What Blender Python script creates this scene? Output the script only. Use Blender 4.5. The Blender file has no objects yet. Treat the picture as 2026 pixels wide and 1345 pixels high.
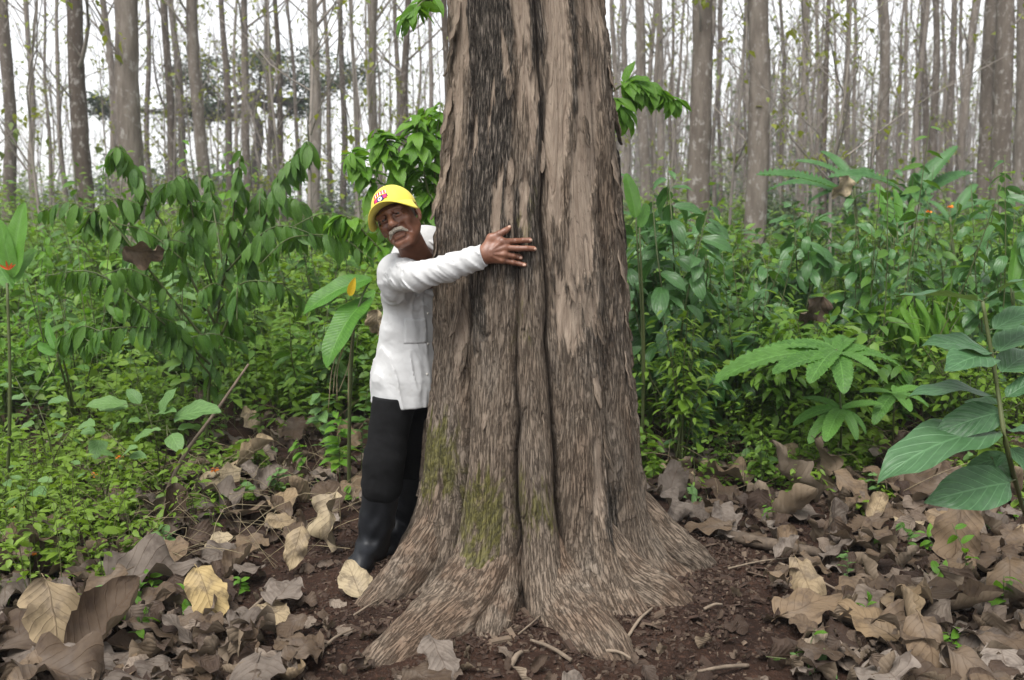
import bpy, bmesh, math, random
import numpy as np
from mathutils import Vector, Matrix, Quaternion
from mathutils.bvhtree import BVHTree

S = bpy.context.scene
COL = S.collection
PI = math.pi
random.seed(7)
RNG = np.random.default_rng(11)

# ------------------------------------------------------------------ camera
F_PX = 2026 * 35.0 / 36.0            # focal length in photo pixels
CAM_H = 1.5
PITCH = math.atan(272.5 / F_PX)       # horizon at v = 400
cam_d = bpy.data.cameras.new("camera")
cam = bpy.data.objects.new("camera", cam_d)
COL.objects.link(cam)
cam.location = (0, 0, CAM_H)
cam.rotation_euler = (PI / 2 - PITCH, 0, 0)
cam_d.lens = 35.0
cam_d.sensor_width = 36.0
cam_d.clip_start = 0.05
cam_d.clip_end = 2000
cam_d.dof.use_dof = True
cam_d.dof.focus_distance = 3.75
cam_d.dof.aperture_fstop = 4.0
S.camera = cam

# ------------------------------------------------------------------ light: bright overcast
SUN_EL, SUN_AZ = 62.0, 205.0          # azimuth clockwise from +Y
w = bpy.data.worlds.new("World")
S.world = w
w.use_nodes = True
wn = w.node_tree
wn.nodes.clear()
sky = wn.nodes.new("ShaderNodeTexSky")
sky.sky_type = 'NISHITA'
sky.sun_disc = False
sky.sun_elevation = math.radians(SUN_EL)
sky.sun_rotation = math.radians(SUN_AZ)
sky.air_density = 1.0
sky.dust_density = 0.6
sky.ozone_density = 1.0
hs = wn.nodes.new("ShaderNodeHueSaturation")   # a closed cloud layer takes the blue out
hs.inputs["Saturation"].default_value = 0.10
bg = wn.nodes.new("ShaderNodeBackground")
bg.inputs["Strength"].default_value = 0.08
wo = wn.nodes.new("ShaderNodeOutputWorld")
wn.links.new(sky.outputs[0], hs.inputs["Color"])
wn.links.new(hs.outputs[0], bg.inputs["Color"])
wn.links.new(bg.outputs[0], wo.inputs["Surface"])
sl = bpy.data.lights.new("sun", 'SUN')
sl.energy = 1.5
sl.angle = math.radians(35)
sl.color = (1.0, 0.97, 0.93)
so = bpy.data.objects.new("sun", sl)
COL.objects.link(so)
el, az = math.radians(SUN_EL), math.radians(SUN_AZ)
sd = Vector((math.sin(az) * math.cos(el), math.cos(az) * math.cos(el), math.sin(el)))
so.rotation_euler = sd.to_track_quat('Z', 'Y').to_euler()
S.view_settings.view_transform = 'Standard'
S.view_settings.look = 'None'
S.view_settings.exposure = 1.8
S.view_settings.gamma = 1.0
S.cycles.use_denoising = True
S.cycles.use_adaptive_sampling = True
S.cycles.adaptive_threshold = 0.012
S.cycles.max_bounces = 6
S.cycles.diffuse_bounces = 3
S.cycles.glossy_bounces = 2
S.cycles.transmission_bounces = 3
S.cycles.transparent_max_bounces = 4
S.cycles.volume_bounces = 0
S.cycles.caustics_reflective = False
S.cycles.caustics_refractive = False

# ------------------------------------------------------------------ pixel -> place
SP, CP = math.sin(PITCH), math.cos(PITCH)

def ray(u, v):
    x = (u - 1013.0) / F_PX
    z = -(v - 672.5) / F_PX
    return np.array([x, CP + SP * z, -SP + CP * z])

def at(u, v, y):
    d = ray(u, v)
    return Vector(d * (y / d[1])) + Vector((0, 0, CAM_H))

def A(u, v, y): return tuple(at(u, v, y))

def ground(u, v, z=0.0):
    d = ray(u, v)
    return Vector(d * ((z - CAM_H) / d[2])) + Vector((0, 0, CAM_H))

def project(P):
    """world points (n,3) -> photo pixels, used only to decide what grows where"""
    P = np.asarray(P, float)
    X, Y, Z = P[..., 0], P[..., 1], P[..., 2] - CAM_H
    dep = Y * CP - Z * SP
    up = Y * SP + Z * CP
    return 1013 + F_PX * X / dep, 672.5 - F_PX * up / dep

# ------------------------------------------------------------------ noise
def _hash(ix, iy, seed):
    h = (ix.astype(np.int64) * 374761393 + iy.astype(np.int64) * 668265263 + seed * 1442695041) & 0xFFFFFFFF
    h = ((h ^ (h >> 13)) * 1274126177) & 0xFFFFFFFF
    h = h ^ (h >> 16)
    return (h & 0xFFFFFF) / float(0xFFFFFF)

def vnoise(x, y, seed=0):
    x = np.asarray(x, float); y = np.asarray(y, float)
    ix, iy = np.floor(x), np.floor(y)
    fx, fy = x - ix, y - iy
    fx = fx * fx * (3 - 2 * fx); fy = fy * fy * (3 - 2 * fy)
    a = _hash(ix, iy, seed); b = _hash(ix + 1, iy, seed)
    c = _hash(ix, iy + 1, seed); d = _hash(ix + 1, iy + 1, seed)
    return (a * (1 - fx) + b * fx) * (1 - fy) + (c * (1 - fx) + d * fx) * fy

def fbm(x, y, oct=4, seed=0, gain=0.5):
    r = 0; a = 1.0; t = 0
    for i in range(oct):
        r = r + a * vnoise(x * 2 ** i + 17.3 * i, y * 2 ** i + 9.1 * i, seed + i); t += a; a *= gain
    return r / t

def sstep(a, b, x):
    t = np.clip((x - a) / (b - a), 0, 1)
    return t * t * (3 - 2 * t)

# ------------------------------------------------------------------ objects
def tag(o, label=None, cat=None, group=None, kind=None):
    if label: o["label"] = label
    if cat: o["category"] = cat
    if group: o["group"] = group
    if kind: o["kind"] = kind
    return o

def thing(name, label, cat, loc=(0, 0, 0), rotz=0.0, group=None):
    o = bpy.data.objects.new(name, None)
    o.empty_display_size = 0.1
    COL.objects.link(o)
    o.location = loc
    o.rotation_euler = (0, 0, rotz)
    return tag(o, label, cat, group)

def link(name, me, mat=None, parent=None, M=None):
    o = bpy.data.objects.new(name, me)
    COL.objects.link(o)
    if mat is not None and len(me.materials) == 0:
        me.materials.append(mat)
    if parent is not None: o.parent = parent
    if M is not None: o.matrix_basis = M
    return o

def copy_tree(o, parent=None):
    c = o.copy(); COL.objects.link(c)
    if parent is not None: c.parent = parent
    for ch in o.children: copy_tree(ch, c)
    return c

def mesh_np(name, V, F, mat=None, uv=None, attrs=None, smooth=True):
    """V (n,3); F (m,k) one face size, or a list of such arrays; uv per vertex"""
    me = bpy.data.meshes.new(name)
    if not isinstance(F, list): F = [F]
    F = [np.asarray(f, np.int32) for f in F if len(f)]
    V = np.asarray(V, np.float32)
    loops = np.concatenate([f.ravel() for f in F])
    tot = np.concatenate([np.full(len(f), f.shape[1], np.int32) for f in F])
    start = np.concatenate([[0], np.cumsum(tot)[:-1]]).astype(np.int32)
    me.vertices.add(len(V)); me.vertices.foreach_set("co", V.ravel())
    me.loops.add(len(loops)); me.loops.foreach_set("vertex_index", loops)
    me.polygons.add(len(tot)); me.polygons.foreach_set("loop_start", start)
    me.polygons.foreach_set("loop_total", tot)
    if smooth: me.polygons.foreach_set("use_smooth", np.ones(len(tot), bool))
    if uv is not None:
        l = me.uv_layers.new(name="UVMap")
        l.data.foreach_set("uv", np.asarray(uv, np.float32)[loops].ravel())
    for k, a in (attrs or {}).items():
        at_ = me.attributes.new(k, 'FLOAT', 'POINT')
        at_.data.foreach_set("value", np.asarray(a, np.float32))
    me.update(calc_edges=True)
    if mat is not None: me.materials.append(mat)
    return me

class MB:
    """collects pieces of one part"""
    def __init__(s): s.V = []; s.F = {}; s.UV = []; s.R = []; s.n = 0
    def add(s, V, F, uv=None, rnd=0.5):
        V = np.asarray(V, float)
        for f in (F if isinstance(F, list) else [F]):
            f = np.asarray(f, np.int32)
            if len(f): s.F.setdefault(f.shape[1], []).append(f + s.n)
        s.V.append(V); s.UV.append(np.zeros((len(V), 2)) if uv is None else np.asarray(uv, float))
        s.R.append(np.full(len(V), rnd) if np.isscalar(rnd) else np.asarray(rnd, float)); s.n += len(V)
    def mesh(s, name, mat=None, off=(0, 0, 0)):
        return mesh_np(name, np.concatenate(s.V) - np.array(off), [np.concatenate(v) for v in s.F.values()], mat,
                       np.concatenate(s.UV), {"rnd": np.concatenate(s.R)})
    def tube(s, pts, rad, sides=6, cap=True, rnd=0.5, jitter=0.0):
        pts = np.asarray([tuple(p) for p in pts], float); n = len(pts)
        rad = np.full(n, rad) if np.isscalar(rad) else np.asarray(rad, float)
        T = np.gradient(pts, axis=0); T /= np.linalg.norm(T, axis=1)[:, None] + 1e-9
        ref = np.array([0.0, 0, 1]) if abs(T[0, 2]) < 0.9 else np.array([1.0, 0, 0])
        A = np.cross(T, ref); A /= np.linalg.norm(A, axis=1)[:, None] + 1e-9
        B = np.cross(T, A)
        a = np.linspace(0, 2 * PI, sides, endpoint=False)
        rr = rad[:, None] * (1 + jitter * (RNG.random((n, sides)) - 0.5))
        V = pts[:, None] + rr[..., None] * (np.cos(a)[None, :, None] * A[:, None] + np.sin(a)[None, :, None] * B[:, None])
        i, j = np.meshgrid(np.arange(n - 1), np.arange(sides), indexing='ij')
        q = np.stack([i * sides + j, i * sides + (j + 1) % sides, (i + 1) * sides + (j + 1) % sides, (i + 1) * sides + j], -1).reshape(-1, 4)
        ll = np.concatenate([[0], np.cumsum(np.linalg.norm(np.diff(pts, axis=0), axis=1))])
        uv = np.stack(np.meshgrid(ll, a, indexing='ij'), -1).reshape(-1, 2)
        Vf = V.reshape(-1, 3); fs = [q]
        if cap:
            Vf = np.concatenate([Vf, pts[[0, -1]]]); uv = np.concatenate([uv, [[0, 0], [ll[-1], 0]]])
            k = np.arange(sides); k2 = (k + 1) % sides
            fs.append(np.concatenate([np.stack([np.full(sides, n * sides), k2, k], -1),
                                      np.stack([np.full(sides, n * sides + 1), (n - 1) * sides + k, (n - 1) * sides + k2], -1)]))
        s.add(Vf, fs, uv, rnd)

def smooth_path(pts, n=12):
    """Catmull-Rom through points"""
    P = [np.array(tuple(p), float) for p in pts]
    if len(P) == 2: return [P[0] + (P[1] - P[0]) * t for t in np.linspace(0, 1, n)]
    Q = [2 * P[0] - P[1]] + P + [2 * P[-1] - P[-2]]
    out = []; m = len(P) - 1
    for t in np.linspace(0, m, n):
        i = min(int(t), m - 1); f = t - i
        a, b, c, d = Q[i], Q[i + 1], Q[i + 2], Q[i + 3]
        out.append(0.5 * (2 * b + (c - a) * f + (2 * a - 5 * b + 4 * c - d) * f * f + (3 * b - a - 3 * c + d) * f ** 3))
    return out

# ------------------------------------------------------------------ leaves
SHAPE = {'ovate': (.55, .85), 'lance': (.75, 1.05), 'obovate': (.85, .42), 'oblong': (.5, .55), 'paddle': (.42, .6),
         'cordate': (.28, .75), 'round': (.42, .42), 'elliptic': (.62, .66)}

def leaf_geo(L, W, kind='ovate', nl=8, nw=2, fold=.25, droop=.5, wave=.0, teeth=0., pleat=0., nv=8, curl=0., crumple=0., seed=0, tip=0., rag=0.):
    rg = np.random.default_rng(seed)
    a, b = SHAPE[kind]
    t = np.linspace(0.004, 0.996, nl + 1)
    tm = a / (a + b)
    wd = (t ** a) * (1 - t) ** b / (tm ** a * (1 - tm) ** b) * W / 2
    if tip: wd = wd * (1 - tip * sstep(.72, .9, t) * .6)
    if teeth: wd = wd * (1 - teeth * (np.arange(nl + 1) % 2))
    s = np.linspace(-1, 1, 2 * nw + 1)
    T, Sx = np.meshgrid(t, s, indexing='ij')
    Wd = wd[:, None]
    ph = -droop * t
    dy = np.cos(ph); dz = np.sin(ph); dt = np.gradient(t) * L
    yc = np.cumsum(dy * dt) - dy[0] * dt[0]; zc = np.cumsum(dz * dt) - dz[0] * dt[0]
    X = Sx * Wd
    if rag: X = X * (1 + rag * (vnoise(T * 13 + seed, np.sign(Sx) * 7.5 + seed, seed) - .55))
    H = np.abs(Sx) * Wd * fold
    if wave: H = H + wave * W * Sx ** 2 * np.sin(2 * PI * (2.3 * T + rg.random()) + (Sx > 0) * 1.7)
    if pleat: H = H + pleat * W * (np.abs(Sx) > .01) * np.cos(2 * PI * (nv * T - np.abs(Sx) * 1.1))
    if crumple: H = H + crumple * W * (fbm(X / W * 4 + seed * 3.1, T * 5 + seed, 3, seed) - .5) * 2
    if curl:                                   # rolls the blade about the midrib
        rho = W / 2 / max(abs(curl), 1e-3); an = X / rho
        X2 = rho * np.sin(an); H = H + np.sign(curl) * rho * (1 - np.cos(an)); X = X2
    V = np.stack([X, yc[:, None] - H * np.sin(ph)[:, None] * 1.0, zc[:, None] + H * np.cos(ph)[:, None]], -1).reshape(-1, 3)
    m = 2 * nw + 1
    i, j = np.meshgrid(np.arange(nl), np.arange(m - 1), indexing='ij')
    Fq = np.stack([i * m + j, i * m + j + 1, (i + 1) * m + j + 1, (i + 1) * m + j], -1).reshape(-1, 4)
    return V, Fq, np.stack([Sx * .5 + .5, T], -1).reshape(-1, 2)

def leaf_mesh(name, mat, *a, **k):
    V, Fq, uv = leaf_geo(*a, **k)
    return mesh_np(name, V, Fq, mat, uv)

def frame(d, up=(0, 0, 1), roll=0.0):
    """matrix whose Y axis points along d and whose Z axis leans to up"""
    y = Vector(d).normalized()
    u = Vector(up)
    x = y.cross(u)
    if x.length < 1e-4: x = y.cross(Vector((0.3, -1, 0.1)))
    x.normalize(); z = x.cross(y)
    M = Matrix((x, y, z)).transposed()
    if roll: M = M @ Matrix.Rotation(roll, 3, 'Y')
    return M

def xf(p, d, up=(0, 0, 1), roll=0.0, sc=1.0):
    return Matrix.Translation(Vector(p)) @ frame(d, up, roll).to_4x4() @ Matrix.Scale(sc, 4)

def scatter_leaves(mb, P, D, U, L, W, droop=.25, fold=.25, near=True, rnd=None):
    """many small leaves at once; all arguments are arrays over leaves"""
    P = np.asarray(P, float); n = len(P)
    D = D / (np.linalg.norm(D, axis=1)[:, None] + 1e-9)
    X = np.cross(D, U); X /= np.linalg.norm(X, axis=1)[:, None] + 1e-9
    Z = np.cross(X, D)
    if near:
        prof = [(0, 0, 0), (-.82, .25, 1), (0, .25, 0), (.82, .25, 1), (-.8, .62, 1), (0, .62, 0), (.8, .62, 1), (0, 1, 0)]
        tri = [(0, 2, 1), (0, 3, 2), (4, 5, 7), (5, 6, 7)]; quad = [(1, 2, 5, 4), (2, 3, 6, 5)]
    else:
        prof = [(0, 0, 0), (-1, .42, 1), (0, .42, 0), (1, .42, 1), (0, 1, 0)]
        tri = [(0, 2, 1), (0, 3, 2), (1, 2, 4), (2, 3, 4)]; quad = []
    pr = np.array(prof); k = len(pr)
    hw = (W / 2)[:, None] * pr[None, :, 0]
    yy = L[:, None] * pr[None, :, 1]
    zz = np.abs(hw) * fold - droop * L[:, None] * pr[None, :, 1] ** 2
    V = P[:, None] + hw[..., None] * X[:, None] + yy[..., None] * D[:, None] + zz[..., None] * Z[:, None]
    o = (np.arange(n) * k)[:, None, None]
    fs = [(np.array(tri)[None] + o).reshape(-1, 3)]
    if quad: fs.append((np.array(quad)[None] + o).reshape(-1, 4))
    uv = np.tile(np.stack([pr[:, 0] * .5 + .5, pr[:, 1]], -1), (n, 1))
    r = RNG.random(n) if rnd is None else rnd
    mb.add(V.reshape(-1, 3), fs, uv, np.repeat(r, k))

# ------------------------------------------------------------------ materials (all procedural)
def nd(nt, t, inp=None, **props):
    n = nt.nodes.new(t)
    for k, v in props.items(): setattr(n, k, v)
    for k, v in (inp or {}).items():
        if isinstance(v, bpy.types.NodeSocket): nt.links.new(v, n.inputs[k])
        else: n.inputs[k].default_value = v
    return n

def rgb(c): return (c[0], c[1], c[2], 1.0)

def mixc(nt, f, a, b, mode='MIX'):
    n = nt.nodes.new("ShaderNodeMix"); n.data_type = 'RGBA'; n.blend_type = mode
    for k, v in ((0, f), (6, a), (7, b)):
        if isinstance(v, bpy.types.NodeSocket): nt.links.new(v, n.inputs[k])
        else: n.inputs[k].default_value = rgb(v) if isinstance(v, tuple) else v
    return n.outputs[2]

def mth(nt, op, a, b=0.0, c=0.0, clamp=False):
    n = nd(nt, "ShaderNodeMath", operation=op, use_clamp=clamp)
    for i, v in enumerate((a, b, c)):
        if isinstance(v, bpy.types.NodeSocket): nt.links.new(v, n.inputs[i])
        else: n.inputs[i].default_value = v
    return n.outputs[0]

def ramp(nt, f, lo, hi):
    n = nd(nt, "ShaderNodeMapRange", {"Value": f, "From Min": lo, "From Max": hi}, interpolation_type='SMOOTHSTEP')
    return n.outputs[0]

def noise(nt, vec, scale, detail=4, rough=.55, dist=0.0):
    i = {"Scale": scale, "Detail": detail, "Roughness": rough, "Distortion": dist}
    if vec is not None: i["Vector"] = vec
    return nd(nt, "ShaderNodeTexNoise", i).outputs[0]

def mapping(nt, vec, sc):
    return nd(nt, "ShaderNodeMapping", {"Vector": vec, "Scale": sc}).outputs[0]

def new_mat(name):
    m = bpy.data.materials.new(name); m.use_nodes = True
    nt = m.node_tree; nt.nodes.clear()
    out = nd(nt, "ShaderNodeOutputMaterial")
    b = nd(nt, "ShaderNodeBsdfPrincipled")
    nt.links.new(b.outputs[0], out.inputs[0])
    return m, nt, b, out

def attr(nt, name): return nd(nt, "ShaderNodeAttribute", attribute_name=name).outputs["Fac"]
def objco(nt): return nd(nt, "ShaderNodeTexCoord").outputs["Object"]
def uvco(nt): return nd(nt, "ShaderNodeTexCoord").outputs["UV"]
def orand(nt): return nd(nt, "ShaderNodeObjectInfo").outputs["Random"]
def put(nt, b, key, v):
    if isinstance(v, bpy.types.NodeSocket): nt.links.new(v, b.inputs[key])
    else: b.inputs[key].default_value = rgb(v) if isinstance(v, tuple) else v
def bump(nt, b, h, strength, dist):
    n = nd(nt, "ShaderNodeBump", {"Height": h, "Strength": strength, "Distance": dist})
    nt.links.new(n.outputs[0], b.inputs["Normal"]); return n

def leaf_mat(name, c1, c2, rough=.5, trans=.32, veins=0.0, nv=9, spot=None, use_attr=False, spec=.4, back=None):
    m, nt, b, out = new_mat(name)
    r = attr(nt, "rnd") if use_attr else orand(nt)
    col = mixc(nt, r, c1, c2)
    co = objco(nt)
    n1 = noise(nt, co, 14 if not use_attr else 3.0, 3)
    col = mixc(nt, mth(nt, 'MULTIPLY', ramp(nt, n1, .35, .7), .35), col, tuple(min(1, x * 1.6) for x in c2))
    if use_attr:                                  # patches of older and younger growth
        n2 = noise(nt, co, .7, 3)
        col = mixc(nt, ramp(nt, n2, .38, .66), col, mixc(nt, .45, col, (c2[0] * 1.2, c2[1] * 1.0, c2[2] * .8)))
    h = None
    if veins:
        sx = nd(nt, "ShaderNodeSeparateXYZ", {"Vector": uvco(nt)})
        au = mth(nt, 'ABSOLUTE', mth(nt, 'SUBTRACT', sx.outputs[0], .5))
        ph = mth(nt, 'SUBTRACT', mth(nt, 'MULTIPLY', sx.outputs[1], float(nv)), mth(nt, 'MULTIPLY', au, 5.0))
        tri = mth(nt, 'ABSOLUTE', mth(nt, 'SUBTRACT', mth(nt, 'FRACT', ph), .5))
        vein = mth(nt, 'MAXIMUM', ramp(nt, tri, .40, .49), ramp(nt, au, .035, .008))
        col = mixc(nt, mth(nt, 'MULTIPLY', vein, veins), col, tuple(min(1, x * 2.0 + .03) for x in c2))
        h = mth(nt, 'SUBTRACT', mth(nt, 'MULTIPLY', tri, 1.5), vein)
        bump(nt, b, h, .35, .004)
    if spot:
        n3 = noise(nt, co, 22, 5, .65)
        col = mixc(nt, ramp(nt, n3, .58, .68), col, spot)
    if back:
        geo = nd(nt, "ShaderNodeNewGeometry")
        col = mixc(nt, geo.outputs["Backfacing"], col, back)
    put(nt, b, "Base Color", col); put(nt, b, "Roughness", rough); put(nt, b, "Specular IOR Level", spec)
    tr = nd(nt, "ShaderNodeBsdfTranslucent", {"Color": mixc(nt, .5, col, (c2[0] * 1.8, c2[1] * 1.7, c2[2] * .6))})
    mx = nd(nt, "ShaderNodeMixShader", {0: trans})
    nt.links.new(b.outputs[0], mx.inputs[1]); nt.links.new(tr.outputs[0], mx.inputs[2])
    nt.links.new(mx.outputs[0], out.inputs[0])
    return m

M = {}
M['herb'] = leaf_mat("herb_leaf", (.052, .122, .014), (.145, .25, .028), .52, .37, use_attr=True)
M['bush'] = leaf_mat("bush_leaf", (.042, .110, .014), (.115, .22, .025), .5, .34, use_attr=True)
M['bush_blue'] = leaf_mat("dark_bush_leaf", (.030, .080, .026), (.06, .135, .038), .38, .27, use_attr=True)
M['far_leaf'] = leaf_mat("far_leaf", (.05, .095, .035), (.11, .155, .045), .6, .3, use_attr=True)
M['canopy'] = leaf_mat("canopy_leaf", (.020, .045, .022), (.035, .07, .026), .6, .2, use_attr=True)
M['sparse'] = leaf_mat("sparse_teak_leaf", (.06, .12, .018), (.2, .23, .03), .55, .4, use_attr=True)
M['droop'] = leaf_mat("drooping_leaf", (.030, .090, .014), (.075, .165, .02), .45, .34, veins=.25, nv=5)
M['bright'] = leaf_mat("bright_leaf", (.060, .165, .012), (.12, .255, .022), .45, .42, veins=.25, nv=7)
M['glossy'] = leaf_mat("glossy_leaf", (.038, .105, .030), (.066, .16, .042), .32, .27, veins=.35, nv=3, spec=.55)
M['pleated'] = leaf_mat("pleated_leaf", (.055, .145, .025), (.095, .215, .04), .45, .38, veins=.45, nv=14)
M['frond'] = leaf_mat("frond_leaf", (.04, .115, .035), (.065, .155, .048), .42, .33, veins=.4, nv=18)
M['sapling'] = leaf_mat("sapling_leaf", (.042, .105, .045), (.06, .135, .055), .42, .24, veins=.45, nv=7, back=(.10, .15, .035))
M['paddle'] = leaf_mat("paddle_leaf", (.055, .165, .018), (.09, .215, .028), .4, .4, veins=.3, nv=26)
M['yellow'] = leaf_mat("yellow_leaf", (.55, .38, .02), (.65, .42, .03), .5, .35, veins=.3)
M['pale'] = leaf_mat("pale_weed_leaf", (.07, .155, .045), (.12, .22, .065), .5, .35, veins=.35, nv=6)
M['stem'] = leaf_mat("green_stem", (.05, .075, .025), (.075, .09, .03), .6, .05, use_attr=True)
M['bract'] = leaf_mat("red_bract", (.45, .06, .02), (.5, .09, .02), .45, .15)
M['petal'] = leaf_mat("orange_petal", (.75, .16, .02), (.8, .28, .03), .5, .3)

def dry_mat(name, c1, c2, c3, use_attr=False):
    m, nt, b, out = new_mat(name)
    r = attr(nt, "rnd") if use_attr else orand(nt)
    cr = nd(nt, "ShaderNodeValToRGB", {"Fac": r})
    e = cr.color_ramp.elements
    e[0].color = rgb(c1); e[1].color = rgb(c3)
    e.new(.55).color = rgb(c2)
    col = cr.outputs[0]
    co = objco(nt)
    n1 = noise(nt, co, 16, 5, .6)
    col = mixc(nt, mth(nt, 'MULTIPLY', ramp(nt, n1, .46, .66), .55), col, (.035, .022, .016))
    n2 = noise(nt, co, 5, 3)
    col = mixc(nt, mth(nt, 'MULTIPLY', ramp(nt, n2, .5, .72), .35), col, (.2, .165, .135))
    sx = nd(nt, "ShaderNodeSeparateXYZ", {"Vector": uvco(nt)})
    au = mth(nt, 'ABSOLUTE', mth(nt, 'SUBTRACT', sx.outputs[0], .5))
    ph = mth(nt, 'SUBTRACT', mth(nt, 'MULTIPLY', sx.outputs[1], 8.0), mth(nt, 'MULTIPLY', au, 5.0))
    tri = mth(nt, 'ABSOLUTE', mth(nt, 'SUBTRACT', mth(nt, 'FRACT', ph), .5))
    vein = mth(nt, 'MAXIMUM', ramp(nt, tri, .44, .49), ramp(nt, au, .022, .006))
    col = mixc(nt, mth(nt, 'MULTIPLY', vein, .35), col, (.07, .04, .022))
    geo = nd(nt, "ShaderNodeNewGeometry")
    col = mixc(nt, geo.outputs["Backfacing"], col, mixc(nt, .5, col, (.24, .185, .125)))
    put(nt, b, "Base Color", col); put(nt, b, "Roughness", .72); put(nt, b, "Specular IOR Level", .25)
    n4 = noise(nt, co, 60, 3)
    h = mth(nt, 'ADD', mth(nt, 'MULTIPLY', tri, 1.0), mth(nt, 'ADD', mth(nt, 'MULTIPLY', n4, .5), mth(nt, 'MULTIPLY', vein, 1.0)))
    bump(nt, b, h, .5, .005)
    tr = nd(nt, "ShaderNodeBsdfTranslucent", {"Color": col})
    mx = nd(nt, "ShaderNodeMixShader", {0: .1})
    nt.links.new(b.outputs[0], mx.inputs[1]); nt.links.new(tr.outputs[0], mx.inputs[2]); nt.links.new(mx.outputs[0], out.inputs[0])
    return m

M['dry_brown'] = dry_mat("dry_brown_leaf", (.062, .041, .026), (.112, .078, .050), (.165, .115, .07))
M['dry_grey'] = dry_mat("dry_grey_leaf", (.09, .072, .058), (.145, .118, .096), (.22, .185, .155))
M['dry_tan'] = dry_mat("dry_tan_leaf", (.20, .14, .08), (.28, .215, .13), (.34, .275, .175))
M['dry_yellow'] = dry_mat("dry_yellow_leaf", (.36, .265, .12), (.37, .275, .13), (.38, .285, .14))
M['litter'] = dry_mat("leaf_litter", (.032, .019, .013), (.09, .062, .043), (.23, .185, .145), True)

def simple(name, c, rough=.7, var=.25, sc=12, bs=.3, bd=.004, spec=.3, use_attr=False, stretch=None):
    m, nt, b, out = new_mat(name)
    co = objco(nt)
    if stretch: co = mapping(nt, co, stretch)
    n1 = noise(nt, co, sc, 5, .6)
    col = mixc(nt, ramp(nt, n1, .3, .7), tuple(x * (1 - var) for x in c), tuple(min(1, x * (1 + var)) for x in c))
    if use_attr: col = mixc(nt, attr(nt, "rnd"), mixc(nt, .5, col, (0.02, .012, .008)), mixc(nt, .3, col, (.3, .24, .17)))
    put(nt, b, "Base Color", col); put(nt, b, "Roughness", rough); put(nt, b, "Specular IOR Level", spec)
    bump(nt, b, noise(nt, co, sc * 5, 4), bs, bd)
    return m

M['twig'] = simple("dry_twig", (.17, .13, .095), .8, .35, 30, .5, .003, use_attr=True)
M['straw'] = simple("straw", (.20, .16, .095), .7, .3, 20, .2, .002)
M['chips'] = simple("bark_chips", (.055, .031, .021), .85, .4, 40, .4, .003, use_attr=True)
M['skin'] = None

# soil: dark red-brown crumb, dull under the plants
m, nt, b, out = new_mat("forest_soil"); M['soil'] = m
co = objco(nt)
n1 = noise(nt, co, 2.2, 5); n2 = noise(nt, co, 38, 6, .7); n3 = noise(nt, co, 150, 3)
col = mixc(nt, ramp(nt, n1, .35, .65), (.024, .013, .009), (.045, .024, .016))
col = mixc(nt, ramp(nt, n2, .48, .68), col, (.075, .040, .027))
col = mixc(nt, ramp(nt, n3, .66, .74), col, (.17, .125, .09))
put(nt, b, "Base Color", col); put(nt, b, "Roughness", .9); put(nt, b, "Specular IOR Level", .15)
bump(nt, b, mth(nt, 'ADD', n2, mth(nt, 'MULTIPLY', n3, .4)), .9, .03)

# plantation bark: grey-brown, pale lichen blotches
m, nt, b, out = new_mat("plantation_bark"); M['bark'] = m
co = objco(nt); rr = orand(nt)
cs = mapping(nt, co, (1, 1, .22))
n1 = noise(nt, cs, 9, 5, .6); n2 = noise(nt, mapping(nt, co, (1, 1, .7)), 11, 6, .7, .1); n3 = noise(nt, cs, 45, 4, .6)
base = mixc(nt, rr, (.095, .076, .060), (.27, .235, .20))
col = mixc(nt, ramp(nt, n1, .35, .7), mixc(nt, .5, base, (.045, .033, .026)), base)
col = mixc(nt, mth(nt, 'MULTIPLY', ramp(nt, n2, .54, .64), .7), col, (.32, .30, .275))
put(nt, b, "Base Color", col); put(nt, b, "Roughness", .9); put(nt, b, "Specular IOR Level", .15)
bump(nt, b, mth(nt, 'ADD', n1, mth(nt, 'MULTIPLY', n3, .6)), .7, .03)
M['twigbark'] = simple("twig_bark", (.20, .175, .15), .85, .35, 3, .2, .01)
M['darkbark'] = simple("dark_bark", (.05, .04, .035), .85, .3, 3, .3, .02)

# the big trunk
m, nt, b, out = new_mat("old_teak_bark"); M['oldbark'] = m
uv = uvco(nt)
f1 = noise(nt, mapping(nt, uv, (185, 15, 1)), 1.0, 6, .62, .15)
f2 = noise(nt, mapping(nt, uv, (290, 16, 1)), 1.0, 4, .7)
f3 = noise(nt, mapping(nt, uv, (46, 10, 1)), 1.0, 5, .6, .4)
f4 = noise(nt, mapping(nt, uv, (60, 34, 1)), 1.0, 5, .7, .5)
pale, dark, moss, red, fis_shade = (attr(nt, k) for k in ("pale", "dark", "moss", "red", "fis_shade"))
fib = mixc(nt, ramp(nt, f1, .34, .66), (.108, .082, .060), (.245, .194, .148))
fib = mixc(nt, mth(nt, 'MULTIPLY', ramp(nt, f2, .55, .72), .35), fib, (.33, .275, .215))
fib = mixc(nt, mth(nt, 'MULTIPLY', ramp(nt, f3, .5, .75), .45), fib, (.10, .070, .052))
blk = mixc(nt, ramp(nt, f4, .42, .66), (.016, .015, .013), (.07, .06, .05))
blk = mixc(nt, mth(nt, 'MULTIPLY', ramp(nt, f1, .50, .64), .75), blk, (.25, .21, .175))
blk = mixc(nt, mth(nt, 'MULTIPLY', ramp(nt, f2, .56, .70), .6), blk, (.28, .24, .2))
pal = mixc(nt, ramp(nt, f3, .3, .7), (.20, .152, .115), (.30, .24, .185))
pal = mixc(nt, mth(nt, 'MULTIPLY', ramp(nt, f4, .54, .68), .75), pal, (.085, .062, .048))
fib = mixc(nt, mth(nt, 'MULTIPLY', ramp(nt, f4, .50, .66), .4), fib, (.055, .043, .035))
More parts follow.
